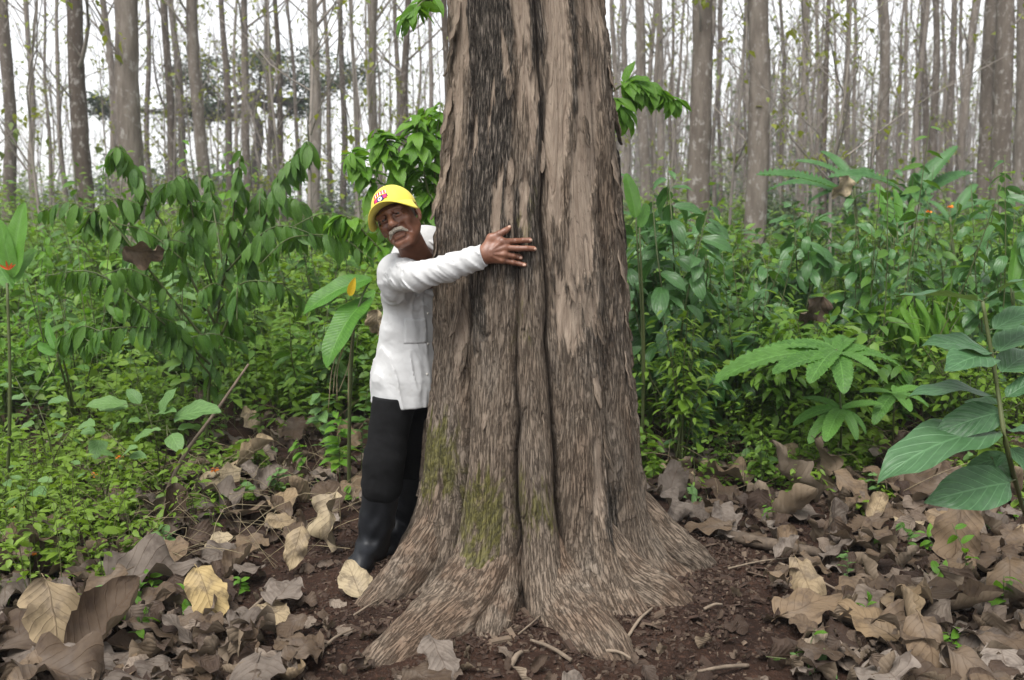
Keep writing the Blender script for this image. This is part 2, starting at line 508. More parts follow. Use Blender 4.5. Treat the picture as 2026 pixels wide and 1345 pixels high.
gy = noise(nt, mapping(nt, uv, (7, 2.2, 1)), 1.0, 4, .6, .3)
fib = mixc(nt, mth(nt, 'MULTIPLY', ramp(nt, gy, .45, .7), .5), fib, mixc(nt, ramp(nt, f1, .35, .62), (.088, .075, .062), (.28, .238, .195)))
fib = mixc(nt, mth(nt, 'MULTIPLY', ramp(nt, gy, .5, .3), .55), fib, mixc(nt, ramp(nt, f1, .35, .65), (.05, .032, .022), (.21, .15, .105)))
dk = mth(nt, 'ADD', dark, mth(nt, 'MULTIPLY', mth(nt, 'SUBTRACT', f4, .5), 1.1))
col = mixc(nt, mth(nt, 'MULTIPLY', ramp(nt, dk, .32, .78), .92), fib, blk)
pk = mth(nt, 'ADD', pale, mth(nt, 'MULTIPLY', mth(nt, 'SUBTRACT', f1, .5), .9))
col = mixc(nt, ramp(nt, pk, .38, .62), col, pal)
f5 = noise(nt, mapping(nt, uv, (22, 14, 1)), 1.0, 5, .65, .6)
mo = mixc(nt, ramp(nt, f4, .35, .65), (.05, .056, .012), (.145, .14, .028))
mk = mth(nt, 'ADD', mth(nt, 'MULTIPLY', moss, 1.15), mth(nt, 'ADD', mth(nt, 'MULTIPLY', mth(nt, 'SUBTRACT', f4, .5), 1.2), mth(nt, 'MULTIPLY', mth(nt, 'SUBTRACT', f5, .5), 2.2)))
col = mixc(nt, mth(nt, 'MULTIPLY', ramp(nt, mk, .30, 1.1), .72), col, mo)
rk = mth(nt, 'ADD', red, mth(nt, 'MULTIPLY', mth(nt, 'SUBTRACT', f4, .5), .8))
col = mixc(nt, mth(nt, 'MULTIPLY', ramp(nt, rk, .35, .8), .75), col, mixc(nt, ramp(nt, f1, .35, .65), (.070, .044, .029), (.182, .124, .086)))
ck1 = ramp(nt, mth(nt, 'ABSOLUTE', mth(nt, 'SUBTRACT', f1, .45)), .03, .0)
ck2 = ramp(nt, mth(nt, 'ABSOLUTE', mth(nt, 'SUBTRACT', f3, .48)), .03, .0)
ck = mth(nt, 'MULTIPLY', mth(nt, 'MAXIMUM', mth(nt, 'MULTIPLY', ck1, .8), mth(nt, 'MULTIPLY', ck2, .8)), mth(nt, 'SUBTRACT', 1.0, mth(nt, 'MULTIPLY', pale, .8), clamp=True))
col = mixc(nt, mth(nt, 'MULTIPLY', ck, .34), col, (.03, .022, .018))
col = mixc(nt, mth(nt, 'MULTIPLY', fis_shade, .8), col, (.022, .016, .013))  # groove shade painted in, on top of bark naturally darker in its fissures
put(nt, b, "Base Color", col); put(nt, b, "Roughness", .9); put(nt, b, "Specular IOR Level", .12)
inv = mth(nt, 'SUBTRACT', 1.0, mth(nt, 'MULTIPLY', pale, .75), clamp=True)
hh = mth(nt, 'MULTIPLY', mth(nt, 'ADD', mth(nt, 'SUBTRACT', f1, mth(nt, 'MULTIPLY', ck, .6)), mth(nt, 'ADD', mth(nt, 'MULTIPLY', f2, .5), mth(nt, 'MULTIPLY', f4, .5))), inv)
bump(nt, b, hh, .9, .012)

# person
m, nt, b, out = new_mat("skin"); M['skin'] = m
co = objco(nt); n1 = noise(nt, co, 18, 4); n2 = noise(nt, co, 220, 3)
col = mixc(nt, ramp(nt, n1, .35, .7), (.145, .060, .035), (.225, .102, .062))
put(nt, b, "Base Color", col); put(nt, b, "Roughness", .42); put(nt, b, "Specular IOR Level", .5)
put(nt, b, "Subsurface Weight", .08); b.inputs["Subsurface Radius"].default_value = (.012, .004, .002)
bump(nt, b, n2, .25, .002)
def cloth(name, c, var=.08, rough=.85, wr=.12, stain=None, sheen=.1):
    m, nt, b, out = new_mat(name)
    co = objco(nt)
    n1 = noise(nt, co, 7, 4); n2 = noise(nt, co, 26, 3, .5, .8); n3 = noise(nt, co, 900, 2)
    col = mixc(nt, ramp(nt, n1, .3, .7), tuple(x * (1 - var) for x in c), c)
    if stain: col = mixc(nt, mth(nt, 'MULTIPLY', ramp(nt, noise(nt, co, 16, 5, .6), .60, .72), .35), col, stain)
    put(nt, b, "Base Color", col); put(nt, b, "Roughness", rough); put(nt, b, "Specular IOR Level", .2)
    put(nt, b, "Sheen Weight", sheen)
    bump(nt, b, mth(nt, 'ADD', n2, mth(nt, 'MULTIPLY', n3, .05)), wr, .02)
    return m
M['shirt'] = cloth("white_shirt_cloth", (.52, .52, .515), stain=(.36, .34, .30))
M['undershirt'] = cloth("grey_undershirt_cloth", (.19, .185, .21))
M['trousers'] = cloth("black_trouser_cloth", (.0060, .0060, .0064), .3, .95, .15, None, 0.)
M['cap'] = cloth("yellow_cap_cloth", (.74, .63, .085), .06, .75, .06)
M['boot'] = simple("black_rubber", (.010, .011, .0135), .5, .3, 14, .15, .004, .3)
M['hair'] = simple("grey_hair", (.22, .2, .185), .6, .5, 160, .8, .004, stretch=(1, 1, .3))
M['tache'] = simple("moustache_hair", (.31, .275, .22), .6, .45, 260, .9, .004)
M['eye'] = simple("eye", (.03, .02, .015), .15, .1, 4, 0, 0, .5)
M['nail'] = simple("fingernail", (.42, .27, .20), .35, .1, 40, .1, .001)
for k, c in (("em_red", (.62, .03, .03)), ("em_blue", (.045, .03, .16)), ("em_pink", (.60, .03, .14)), ("em_white", (.8, .78, .75)), ("em_gold", (.75, .45, .03))):
    M[k] = simple(k.replace("em_", "embroidery_"), c, .7, .1, 60, .2, .001)
M['button'] = simple("button", (.6, .58, .52), .4, .1, 30, .05, .001)

# ------------------------------------------------------------------ the big old tree
TY = 3.9
_EL = [(0, 885), (100, 886), (200, 880), (300, 872), (400, 862), (500, 861), (600, 858), (700, 855), (800, 848), (860, 843)]
_ER = [(0, 1193), (100, 1205), (200, 1212), (300, 1222), (400, 1228), (500, 1238), (600, 1244), (700, 1249), (800, 1255), (860, 1260)]
_l = [at(u, v, TY) for v, u in _EL]; _r = [at(u, v, TY) for v, u in _ER]
_z = np.array([p.z for p in _l])[::-1]
_xl = np.array([p.x for p in _l])[::-1]; _xr = np.array([p.x for p in _r])[::-1]
_zz = np.concatenate([[-.3, 0.0], _z, [9.0]])
_RR = (_xr - _xl) / 2; _CC = (_xr + _xl) / 2
_RR = np.concatenate([[_RR[0] + .01, _RR[0] + .008], _RR, [.20]])
_CC = np.concatenate([[_CC[0]] * 2, _CC, [_CC[-1]]])
def trunk_R0(z): return np.interp(z, _zz, _RR)
def trunk_cx(z): return np.interp(z, _zz, _CC)
def wrap(a): return (a + PI) % (2 * PI) - PI
RAD = np.radians
#          theta  a     h    width
LOBES = [(-64, .27, .19, 21), (-27, .31, .16, 13), (3, .17, .15, 11), (14, .26, .085, 8), (36, .25, .165, 14), (84, .28, .18, 24),
         (132, .22, .2, 18), (172, .25, .2, 17), (-145, .2, .2, 16), (-104, .17, .18, 15)]
#           (z, theta) path, depth low, depth high, width deg
GROOVES = [([(0, -47), (.5, -41), (1.15, -41), (2.6, -43)], .045, .012, 3.2),
           ([(0, 18), (.2, 15), (.5, 12), (1.0, 7.5), (1.9, 6.5), (2.6, 5)], .05, .022, 2.6),
           ([(0, -3), (.2, -7), (.9, -9.5), (2.6, -10)], .045, .002, 2.4),
           ([(0, 58), (.25, 47), (.6, 46), (1.2, 49), (2.6, 50)], .035, .010, 3.2),
           ([(0, 112), (2.6, 108)], .05, .008, 5), ([(0, 152), (2.6, 150)], .05, .006, 5),
           ([(0, -160), (2.6, -164)], .05, .006, 5), ([(0, -124), (2.6, -126)], .05, .006, 5), ([(0, -88), (2.6, -90)], .045, .006, 4)]
def trunk_r(th, z):
    th = np.asarray(th, float); z = np.asarray(z, float)
    zc = np.maximum(z, -.02)
    r = trunk_R0(z) + .035 * np.exp(-np.maximum(zc, 0) / .12)
    for t, a, h, wd in LOBES:
        d = wrap(th - RAD(t)) / RAD(wd * (1 + .25 * np.minimum(zc, 1)))
        r = r + a * np.exp(-zc / h) * np.exp(-d * d)
    r = r + .012 * np.sin(3 * th + 1.0) * sstep(2.6, .4, z)
    # rounded folds between the grooves
    gs = sorted([np.interp(z, [p[0] for p in pa], [p[1] for p in pa]) + 1.2 * (vnoise(z * 7, z * 0 + pa[0][1], 5) - .5) * 2 for pa, _, _, _ in GROOVES], key=lambda q: float(np.mean(q)))
    td = np.degrees(wrap(th)); bz = np.interp(z, [0, .25, .6, 1., 1.5, 2.6], [.07, .075, .062, .040, .017, .005])
    for k in range(len(gs)):
        lo_, hi_ = gs[k], gs[(k + 1) % len(gs)] + (360 if k == len(gs) - 1 else 0)
        t_ = (np.where(td < lo_, td + 360, td) - lo_) / (hi_ - lo_) if k == len(gs) - 1 else (td - lo_) / (hi_ - lo_)
        ins = (t_ >= 0) & (t_ <= 1); tc = np.clip(t_, 0, 1)
        r = r + np.where(ins, bz * ((4 * tc * (1 - tc)) ** .5 - .93), 0)
    for path, dl, dh, wd in GROOVES:
        pz = [p[0] for p in path]; pt = [p[1] for p in path]
        tg = np.radians(np.interp(z, pz, pt) + 1.2 * (vnoise(z * 7, z * 0 + pt[0], 5) - .5) * 2)
        dep = dh + (dl - dh) * np.exp(-np.maximum(zc, 0) / .75)
        d = np.abs(wrap(th - tg)) / RAD(wd)
        r = r - dep * np.exp(-d ** 1.15)
    return r
def trunk_pt(th, z, off=0.0):
    r = float(trunk_r(th, z)) + off
    return Vector((float(trunk_cx(z)) + r * math.sin(th), TY - r * math.cos(th), z))
def trunk_hit(u, v, off=0.0):
    """where the line of sight of a photo pixel meets the bark"""
    d = ray(u, v); ys = 2.7 + np.arange(500) * .0028
    p = d[None] * (ys / d[1])[:, None]; z = p[:, 2] + CAM_H
    dx = p[:, 0] - trunk_cx(z); dy = p[:, 1] - TY
    hit = np.hypot(dx, dy) < trunk_r(np.arctan2(dx, -dy), z) + off
    k = int(np.argmax(hit)) if hit.any() else 499
    return Vector((p[k, 0], p[k, 1], z[k]))

NT = 660
s_ = np.linspace(-1, 1, NT, endpoint=False)
th_ = PI * (.68 * s_ + .32 * s_ ** 3)
z_ = np.concatenate([np.arange(-.06, .5, .0034), np.arange(.5, 2.62, .0043), np.linspace(2.66, 9.0, 40)])
TH, Z = np.meshgrid(th_, z_)
r = trunk_r(TH, Z)
Sarc = TH * .36
X = trunk_cx(Z) + r * np.sin(TH); Y = TY - r * np.cos(TH)
U, Vp = project(np.stack([X, Y, Z], -1))
front = np.cos(TH) > .05
wob = 20 * (fbm(Vp / 130, Sarc * 0 + 3, 3, 21) - .5) + 7 * (fbm(Vp / 26, Sarc * 25, 2, 22) - .5)
uu = U + wob; vv = Vp + 150 * (fbm(Sarc / .013, Z * 1.5, 2, 31) - .5)
def strip(u0, u1, v0, v1, eu=7, ev=28):
    return sstep(u0 - eu, u0 + eu, uu) * sstep(u1 + eu, u1 - eu, uu) * sstep(v0 - ev, v0 + ev, vv) * sstep(v1 + ev, v1 - ev, vv) * front
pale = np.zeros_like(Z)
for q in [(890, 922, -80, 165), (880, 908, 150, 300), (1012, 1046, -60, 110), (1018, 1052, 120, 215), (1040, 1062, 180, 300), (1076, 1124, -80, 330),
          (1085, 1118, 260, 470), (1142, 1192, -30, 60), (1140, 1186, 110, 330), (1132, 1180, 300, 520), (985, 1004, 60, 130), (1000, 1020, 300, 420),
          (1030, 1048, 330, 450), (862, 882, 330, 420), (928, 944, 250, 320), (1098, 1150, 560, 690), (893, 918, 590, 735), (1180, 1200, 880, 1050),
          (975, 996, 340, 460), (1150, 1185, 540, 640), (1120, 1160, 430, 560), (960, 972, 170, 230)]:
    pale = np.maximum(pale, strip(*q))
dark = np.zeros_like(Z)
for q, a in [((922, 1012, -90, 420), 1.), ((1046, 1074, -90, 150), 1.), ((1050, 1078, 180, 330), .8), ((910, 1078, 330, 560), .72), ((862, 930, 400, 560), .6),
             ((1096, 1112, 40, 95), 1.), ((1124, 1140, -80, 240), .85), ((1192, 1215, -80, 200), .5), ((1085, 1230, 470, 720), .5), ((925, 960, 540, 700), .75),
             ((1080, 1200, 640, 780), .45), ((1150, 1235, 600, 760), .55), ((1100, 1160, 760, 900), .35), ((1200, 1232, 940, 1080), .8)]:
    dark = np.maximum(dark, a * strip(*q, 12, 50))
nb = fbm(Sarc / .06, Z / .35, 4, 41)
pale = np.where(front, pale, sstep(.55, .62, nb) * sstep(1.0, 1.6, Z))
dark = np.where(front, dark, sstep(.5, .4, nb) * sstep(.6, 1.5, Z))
pale = np.clip(pale * (.55 + .75 * fbm(Sarc / .03 + 9, Z / .22, 3, 43)), 0, 1)
moss = np.zeros_like(Z)
for q, a in [((825, 905, 840, 985), 1.), ((915, 1000, 950, 1090), 1.), ((900, 985, 1080, 1205), .9), ((1010, 1110, 960, 1050), .7), ((770, 830, 1060, 1150), .6),
             ((1005, 1045, 600, 680), .55), ((1020, 1075, 400, 450), .5), ((965, 1000, 440, 470), .35)]:
    moss = np.maximum(moss, a * strip(*q, 16, 45))
moss = np.where(front, moss, sstep(.52, .7, fbm(Sarc / .12, Z / .2, 3, 47)) * sstep(.8, .2, Z))
red = .9 * np.clip(sstep(.22, .0, Z - .06 * np.abs(np.sin(TH * 3))) * (.55 + .8 * (fbm(Sarc / .08, Z / .08, 3, 51) - .3)), 0, 1)
fis_shade = np.zeros_like(Z)  # dark fissures, strengthened in the colour to carry shade along the grooves
for path, dl, dh, wd in GROOVES:
    pz = [p[0] for p in path]; pt = [p[1] for p in path]
    tg = np.radians(np.interp(Z, pz, pt) + 1.2 * (vnoise(Z * 7, Z * 0 + pt[0], 5) - .5) * 2)
    fis_shade = np.maximum(fis_shade, np.exp(-(np.abs(wrap(TH - tg)) / RAD(1.5)) ** 2) * np.clip((dh + (dl - dh) * np.exp(-np.maximum(Z, 0) / .75)) / .02, 0, 1))
ZL = np.concatenate([np.zeros((1, NT)), np.cumsum(np.hypot(np.diff(Z, axis=0), np.diff(r, axis=0)), axis=0)], 0)
Z0, Z = Z, ZL
# relief: stringy fibres, flaking plates
warp = .005 * (fbm(Sarc / .05, Z / .12, 3, 61) - .5)
a1 = vnoise((Sarc + warp) / .0060, Z / .065, 62); a2 = vnoise((Sarc + warp) / .0135, Z / .40, 63); a3 = fbm(Sarc / .05, Z / .4, 3, 64)
fibre = .0055 * (1 - np.abs(2 * a1 - 1)) + .0035 * (1 - np.abs(2 * a2 - 1)) ** 1.5 + .012 * (a3 - .5)
flake = .010 * (np.floor(fbm(Sarc / .022, Z / .075, 3, 65) * 7) / 7)
cr = sstep(.035, .0, np.abs(vnoise((Sarc + warp) / .03, Z / .35, 66) - .5)) * .007
rel = fibre * (1 - .75 * pale) + flake * np.clip(dark * 1.1 + .04, 0, 1) - .006 * sstep(.4, .6, pale) - cr * (1 - .6 * pale)
rel = rel + moss * .004 * vnoise(Sarc / .006, Z / .006, 67)
# loose ragged edge on the shaded right flank
rel = rel + .012 * sstep(.55, .75, vnoise(Sarc / .018, Z / .12, 68)) * (np.abs(np.sin(TH)) ** 6) * (Z0 > .3)
Z = Z0
fis_shade = np.maximum(fis_shade, cr / .007 * .5 * (1 - .7 * pale))
r2 = r + rel - .010
V = np.stack([trunk_cx(Z) + r2 * np.sin(TH), TY - r2 * np.cos(TH), Z], -1).reshape(-1, 3)
nz = len(z_)
i, j = np.meshgrid(np.arange(nz - 1), np.arange(NT), indexing='ij')
Fq = np.stack([i * NT + j, i * NT + (j + 1) % NT, (i + 1) * NT + (j + 1) % NT, (i + 1) * NT + j], -1).reshape(-1, 4)
zlen = ZL
BASE = Vector((float(trunk_cx(0.0)), TY, 0))
old_tree = thing("old_teak_tree", "massive fluted old tree with mottled peeling bark hugged by the man", "tree", BASE)
me = mesh_np("trunk", V - np.array(BASE), Fq, M['oldbark'], np.stack([Sarc, zlen], -1).reshape(-1, 2),
             {k: a.ravel() for k, a in dict(pale=pale, dark=dark, moss=moss, red=red, fis_shade=fis_shade).items()})
link("trunk", me, parent=old_tree)

def root_mesh(pts, rad, seed):
    n, sd_ = 90, 64
    P = np.array(smooth_path(pts, n)); R = np.interp(np.linspace(0, 1, n), np.linspace(0, 1, len(rad)), rad)
    T = np.gradient(P, axis=0); T /= np.linalg.norm(T, axis=1)[:, None]
    A = np.cross(T, [0, 0, 1.]); A /= np.linalg.norm(A, axis=1)[:, None]; B = np.cross(A, T)
    an = np.linspace(0, 2 * PI, sd_, endpoint=False)
    ll = np.concatenate([[0], np.cumsum(np.linalg.norm(np.diff(P, axis=0), axis=1))])
    LL, AN = np.meshgrid(ll, an, indexing='ij')
    sarc = AN * .075
    dr = .009 * (1 - np.abs(2 * vnoise(sarc / .007 + seed, LL / .07, seed) - 1)) + .03 * (fbm(sarc / .05 + seed, LL / .12, 3, seed + 1) - .5)
    rr_ = R[:, None] * (1 + .12 * np.sin(AN * 2 + seed)) + dr
    Vv = P[:, None] + rr_[..., None] * (np.cos(AN)[..., None] * A[:, None] + np.sin(AN)[..., None] * B[:, None])
    i, j = np.meshgrid(np.arange(n - 1), np.arange(sd_), indexing='ij')
    q = np.stack([i * sd_ + j, i * sd_ + (j + 1) % sd_, (i + 1) * sd_ + (j + 1) % sd_, (i + 1) * sd_ + j], -1).reshape(-1, 4)
    nn = n * sd_
    return mesh_np("root", Vv.reshape(-1, 3) - np.array(BASE), q, M['oldbark'], np.stack([sarc, LL], -1).reshape(-1, 2),
                   dict(pale=np.zeros(nn), dark=np.zeros(nn), moss=np.zeros(nn), red=np.clip(.42 + .8 * (fbm(sarc / .1, LL / .1, 3, seed) - .4), 0, 1).ravel(), fis_shade=np.zeros(nn)))
def rp_(t, r_, z): return (float(trunk_cx(0.)) + r_ * math.sin(RAD(t)), TY - r_ * math.cos(RAD(t)), z)
def gz(u, v, z): p = ground(u, v, z); return (p.x, p.y, z)
for k, (pts, rad) in enumerate([
        ([rp_(-25, .30, .42), rp_(-26, .40, .20), rp_(-28, .54, .085), rp_(-30, .72, .025), rp_(-32, .92, -.04), rp_(-34, 1.15, -.19)], [.06, .10, .115, .105, .095, .07]),
        ([rp_(12, .30, .30), rp_(13, .42, .13), rp_(15, .57, .05), rp_(17, .76, .0), rp_(19, 1.0, -.17)], [.05, .09, .10, .095, .07]),
        ([rp_(-16, .33, .26), rp_(-16, .45, .10), rp_(-15, .60, .015), rp_(-14, .78, -.08)], [.05, .07, .07, .05]),
        ([rp_(-63, .34, .34), rp_(-62, .48, .14), rp_(-61, .58, .05), rp_(-59, .68, -.01), rp_(-57, .82, -.10)], [.07, .095, .095, .085, .065]),
        ([rp_(40, .36, .28), rp_(46, .49, .10), rp_(52, .60, .02), rp_(56, .74, -.08)], [.06, .09, .09, .065]),
        ([rp_(85, .38, .32), rp_(87, .54, .12), rp_(89, .63, .035), rp_(92, .77, -.08)], [.07, .095, .09, .065])]):
    link("root", root_mesh(pts, rad, 70 + k), parent=old_tree)

# bark flakes lifting off the trunk
fm = []
for k in range(6):
    Vl, Fl, uvl = leaf_geo(.15, .034, 'oblong', 8, 1, .1, -.25, .1, crumple=.12, seed=k)
    n = len(Vl); V2 = np.concatenate([Vl, Vl - [0, 0, .004]])
    F2 = np.concatenate([Fl, Fl[:, ::-1] + n])
    m3 = 3; nlr = 9
    side = [(a * m3, (a + 1) * m3, (a + 1) * m3 + n, a * m3 + n) for a in range(nlr - 1)] + [((a + 1) * m3 + 2, a * m3 + 2, a * m3 + 2 + n, (a + 1) * m3 + 2 + n) for a in range(nlr - 1)]
    F2 = np.concatenate([F2, np.array(side)])
    nn = len(V2)
    fm.append(mesh_np("bark_flake", V2, F2, M['oldbark'], np.concatenate([uvl, uvl]) * [.034, .15],
                      dict(pale=np.full(nn, .75 if k % 2 else .1), dark=np.full(nn, 0. if k % 2 else .4), moss=np.zeros(nn), red=np.zeros(nn), fis_shade=np.zeros(nn))))
fl = [(908, 590, 1.5), (888, 205, 1.2), (893, 250, 1.), (886, 330, 1.), (1012, 150, .9), (870, 380, 1.1), (897, 90, 1.2), (905, 30, 1.), (1186, 640, .8), (1180, 760, .9),
      (1198, 880, 1.0), (1010, 330, .7), (1160, 250, .8), (1214, 320, 1.), (1222, 420, 1.1), (1227, 520, 1.), (1236, 620, 1.1), (1240, 720, 1.), (1218, 240, 1.),
      (1205, 130, 1.), (1245, 800, .9), (866, 470, 1.), (920, 700, .8), (1072, 300, .8), (990, 560, .7), (1130, 560, .8), (1060, 780, .6), (960, 820, .6)]
for k, (u, v, s) in enumerate(fl):
    p = trunk_hit(u, v, .002)
    nrm = Vector((p.x - float(trunk_cx(p.z)), p.y - TY, 0)).normalized()
    link("bark_flake", fm[(k * 5) % 6], parent=old_tree,
         M=Matrix.Translation(-BASE) @ xf(p - nrm * .006 + Vector((0, 0, .05 * s)), Vector((random.uniform(-.05, .05), 0, -1)) + nrm * .1, nrm, random.uniform(-.2, .2), s))

# ------------------------------------------------------------------ ground
def ground_h(x, y):
    x = np.asarray(x, float); y = np.asarray(y, float)
    d = np.hypot(x - BASE.x, y - TY)
    h = .05 * (fbm(x * 1.1, y * 1.1, 3, 81) - .5) + .035 * (fbm(x * 6, y * 6, 3, 82) - .5)
    h = h * sstep(.3, 1.2, d) + .012 * (fbm(x * 22, y * 22, 3, 83) - .5)
    h = h + .045 * sstep(1.25, .55, d)
    far = sstep(8, 30, y)
    return h + far * .35 * (fbm(x * .08, y * .08, 2, 84) - .5)
k = np.linspace(-1, 1, 300)
gx = np.sinh(k * 5.2) / math.sinh(5.2) * 260
ky = np.linspace(0, 1, 330)
gy = 1.2 + np.sinh(ky * 5.0) / math.sinh(5.0) * 320
gy = np.concatenate([np.linspace(-60, 1.0, 30), gy])
GX, GY = np.meshgrid(gx, gy)
GZ = ground_h(GX, GY)
ny, nx = GX.shape
i, j = np.meshgrid(np.arange(ny - 1), np.arange(nx - 1), indexing='ij')
Fq = np.stack([i * nx + j, i * nx + j + 1, (i + 1) * nx + j + 1, (i + 1) * nx + j], -1).reshape(-1, 4)
o = link("ground", mesh_np("ground", np.stack([GX, GY, GZ], -1).reshape(-1, 3), Fq, M['soil']))
tag(o, "dark red brown forest soil under leaf litter and weeds", "ground", kind="structure")

_hx = np.arange(-5, 5.01, .04); _hy = np.arange(1.5, 12.01, .04)
_HG = ground_h(*np.meshgrid(_hx, _hy)).tolist()
def gh(x, y):
    i, j = int((y - 1.5) / .04), int((x + 5) / .04)
    if 0 <= i < len(_hy) and 0 <= j < len(_hx): return _HG[i][j]
    return float(ground_h(np.array([x]), np.array([y]))[0])
def gpt(u, v):
    p = ground(u, v); p.z = gh(p.x, p.y); return p

# ------------------------------------------------------------------ fallen leaves
DRY = []; LOW = []
for k in range(16):
    sty = k % 4
    kw = [dict(droop=.3, fold=.06, wave=.09, crumple=.07), dict(droop=1.1, fold=.55, wave=.16, crumple=.12),
          dict(droop=-.8, fold=.05, curl=1.7, wave=.06, crumple=.12), dict(droop=.6, fold=.1, curl=-1.1, wave=.15, crumple=.18)][sty]
    g = leaf_geo(.30, .20 + .02 * (k % 3), ['ovate', 'obovate', 'elliptic', 'round'][(k // 4) % 4], 16, 4, seed=100 + k, rag=.42, **kw)
    Vl = g[0] - [0, .15, 0]
    DRY.append((Vl, g[1], g[2]))
    g = leaf_geo(.30, .20 + .02 * (k % 3), ['ovate', 'obovate', 'elliptic', 'round'][(k // 4) % 4], 9, 3, seed=100 + k, rag=.45, **kw)
    LOW.append((g[0] - [0, .15, 0], g[1], g[2]))
def with_stalk(g):
    """adds the short woody stalk of a fallen leaf"""
    b_ = MB(); b_.add(g[0], g[1], g[2])
    p0 = g[0][4]
    b_.tube([p0 + [0, .05, -.002], p0, p0 + [.004, -.03, -.004]], [.0022, .0026, .002], 4, rnd=.3)
    return b_
LM = {}
for ck in ('dry_brown', 'dry_grey', 'dry_tan', 'dry_yellow'):
    LM[ck] = [with_stalk(g).mesh("fallen_leaf", M[ck]) for g in DRY]
STY = ["flat", "folded", "curled", "crumpled"]
CW = {'dry_brown': "brown", 'dry_grey': "greyish", 'dry_tan': "pale tan"}
LEAF_AT = []
LZ = [("the boot", 715, 1140), ("the round pale yellow leaf", 412, 1232), ("the lower left corner leaf", 60, 1290), ("the grey folded leaf", 300, 1170), ("the leaning stick's foot", 325, 980), ("the rolled tan leaf", 500, 940),
      ("the black trousers", 735, 890), ("the left root", 740, 1215), ("the grey stick stub", 500, 1225), ("the lower left orange flowers", 50, 1090), ("the front left root", 800, 1320), ("the right root", 1385, 1140), ("the fallen branch", 1520, 1095), ("the cupped greyish leaf", 1545, 990),
      ("the pale torn leaf by the trunk", 1335, 985), ("the largest brown leaf", 1890, 1115), ("the sapling's foot", 2040, 1080), ("the toothed plant's foot", 1662, 925), ("the long curled tan leaf", 1775, 1285), ("the flat brown leaf by the soil", 1600, 1240),
      ("the lower right corner", 2026, 1345), ("the sapling's lowest leaf", 1870, 990), ("the front right root", 1230, 1330), ("the rolled leaf tube", 225, 1290), ("the pale folded leaf", 640, 1110), ("the left edge litter", 0, 1190), ("the glossy plants' foot", 1385, 880), ("the bent pale twig", 670, 1285), ("the long dark twig", 1780, 1210)]
def put_leaf(u, v, ck, k, yaw, tilt, roll, sc, label=None, lift=.02, group="dry leaves on the forest floor"):
    p = gpt(u, v)
    o = bpy.data.objects.new("fallen_leaf", LM[ck][k]); COL.objects.link(o)
    Mx = Matrix.Rotation(yaw, 4, 'Z') @ Matrix.Rotation(tilt, 4, 'X') @ Matrix.Rotation(roll, 4, 'Y') @ Matrix.Scale(sc, 4)
    zs = (np.array(Mx.to_3x3()) @ DRY[k][0].T)[2]
    p.z += lift - float(np.percentile(zs, 12))
    o.matrix_basis = Matrix.Translation(p) @ Mx
    d = math.hypot(p.x - BASE.x, p.y - TY)
    if label is None:
        zn, zu, zv = min(LZ, key=lambda q: math.hypot(q[1] - u, (q[2] - v) * 1.5))
        du, dv = u - zu, (v - zv) * 1.5
        zone = (("right of " if du > 0 else "left of ") if abs(du) > abs(dv) else ("in front of " if dv > 0 else "behind ")) + zn
        label = "%s %s dry leaf %s" % (STY[k % 4], CW[ck], zone)
    tag(o, label, "leaf", group)
    LEAF_AT.append((p.x, p.y))
    return o
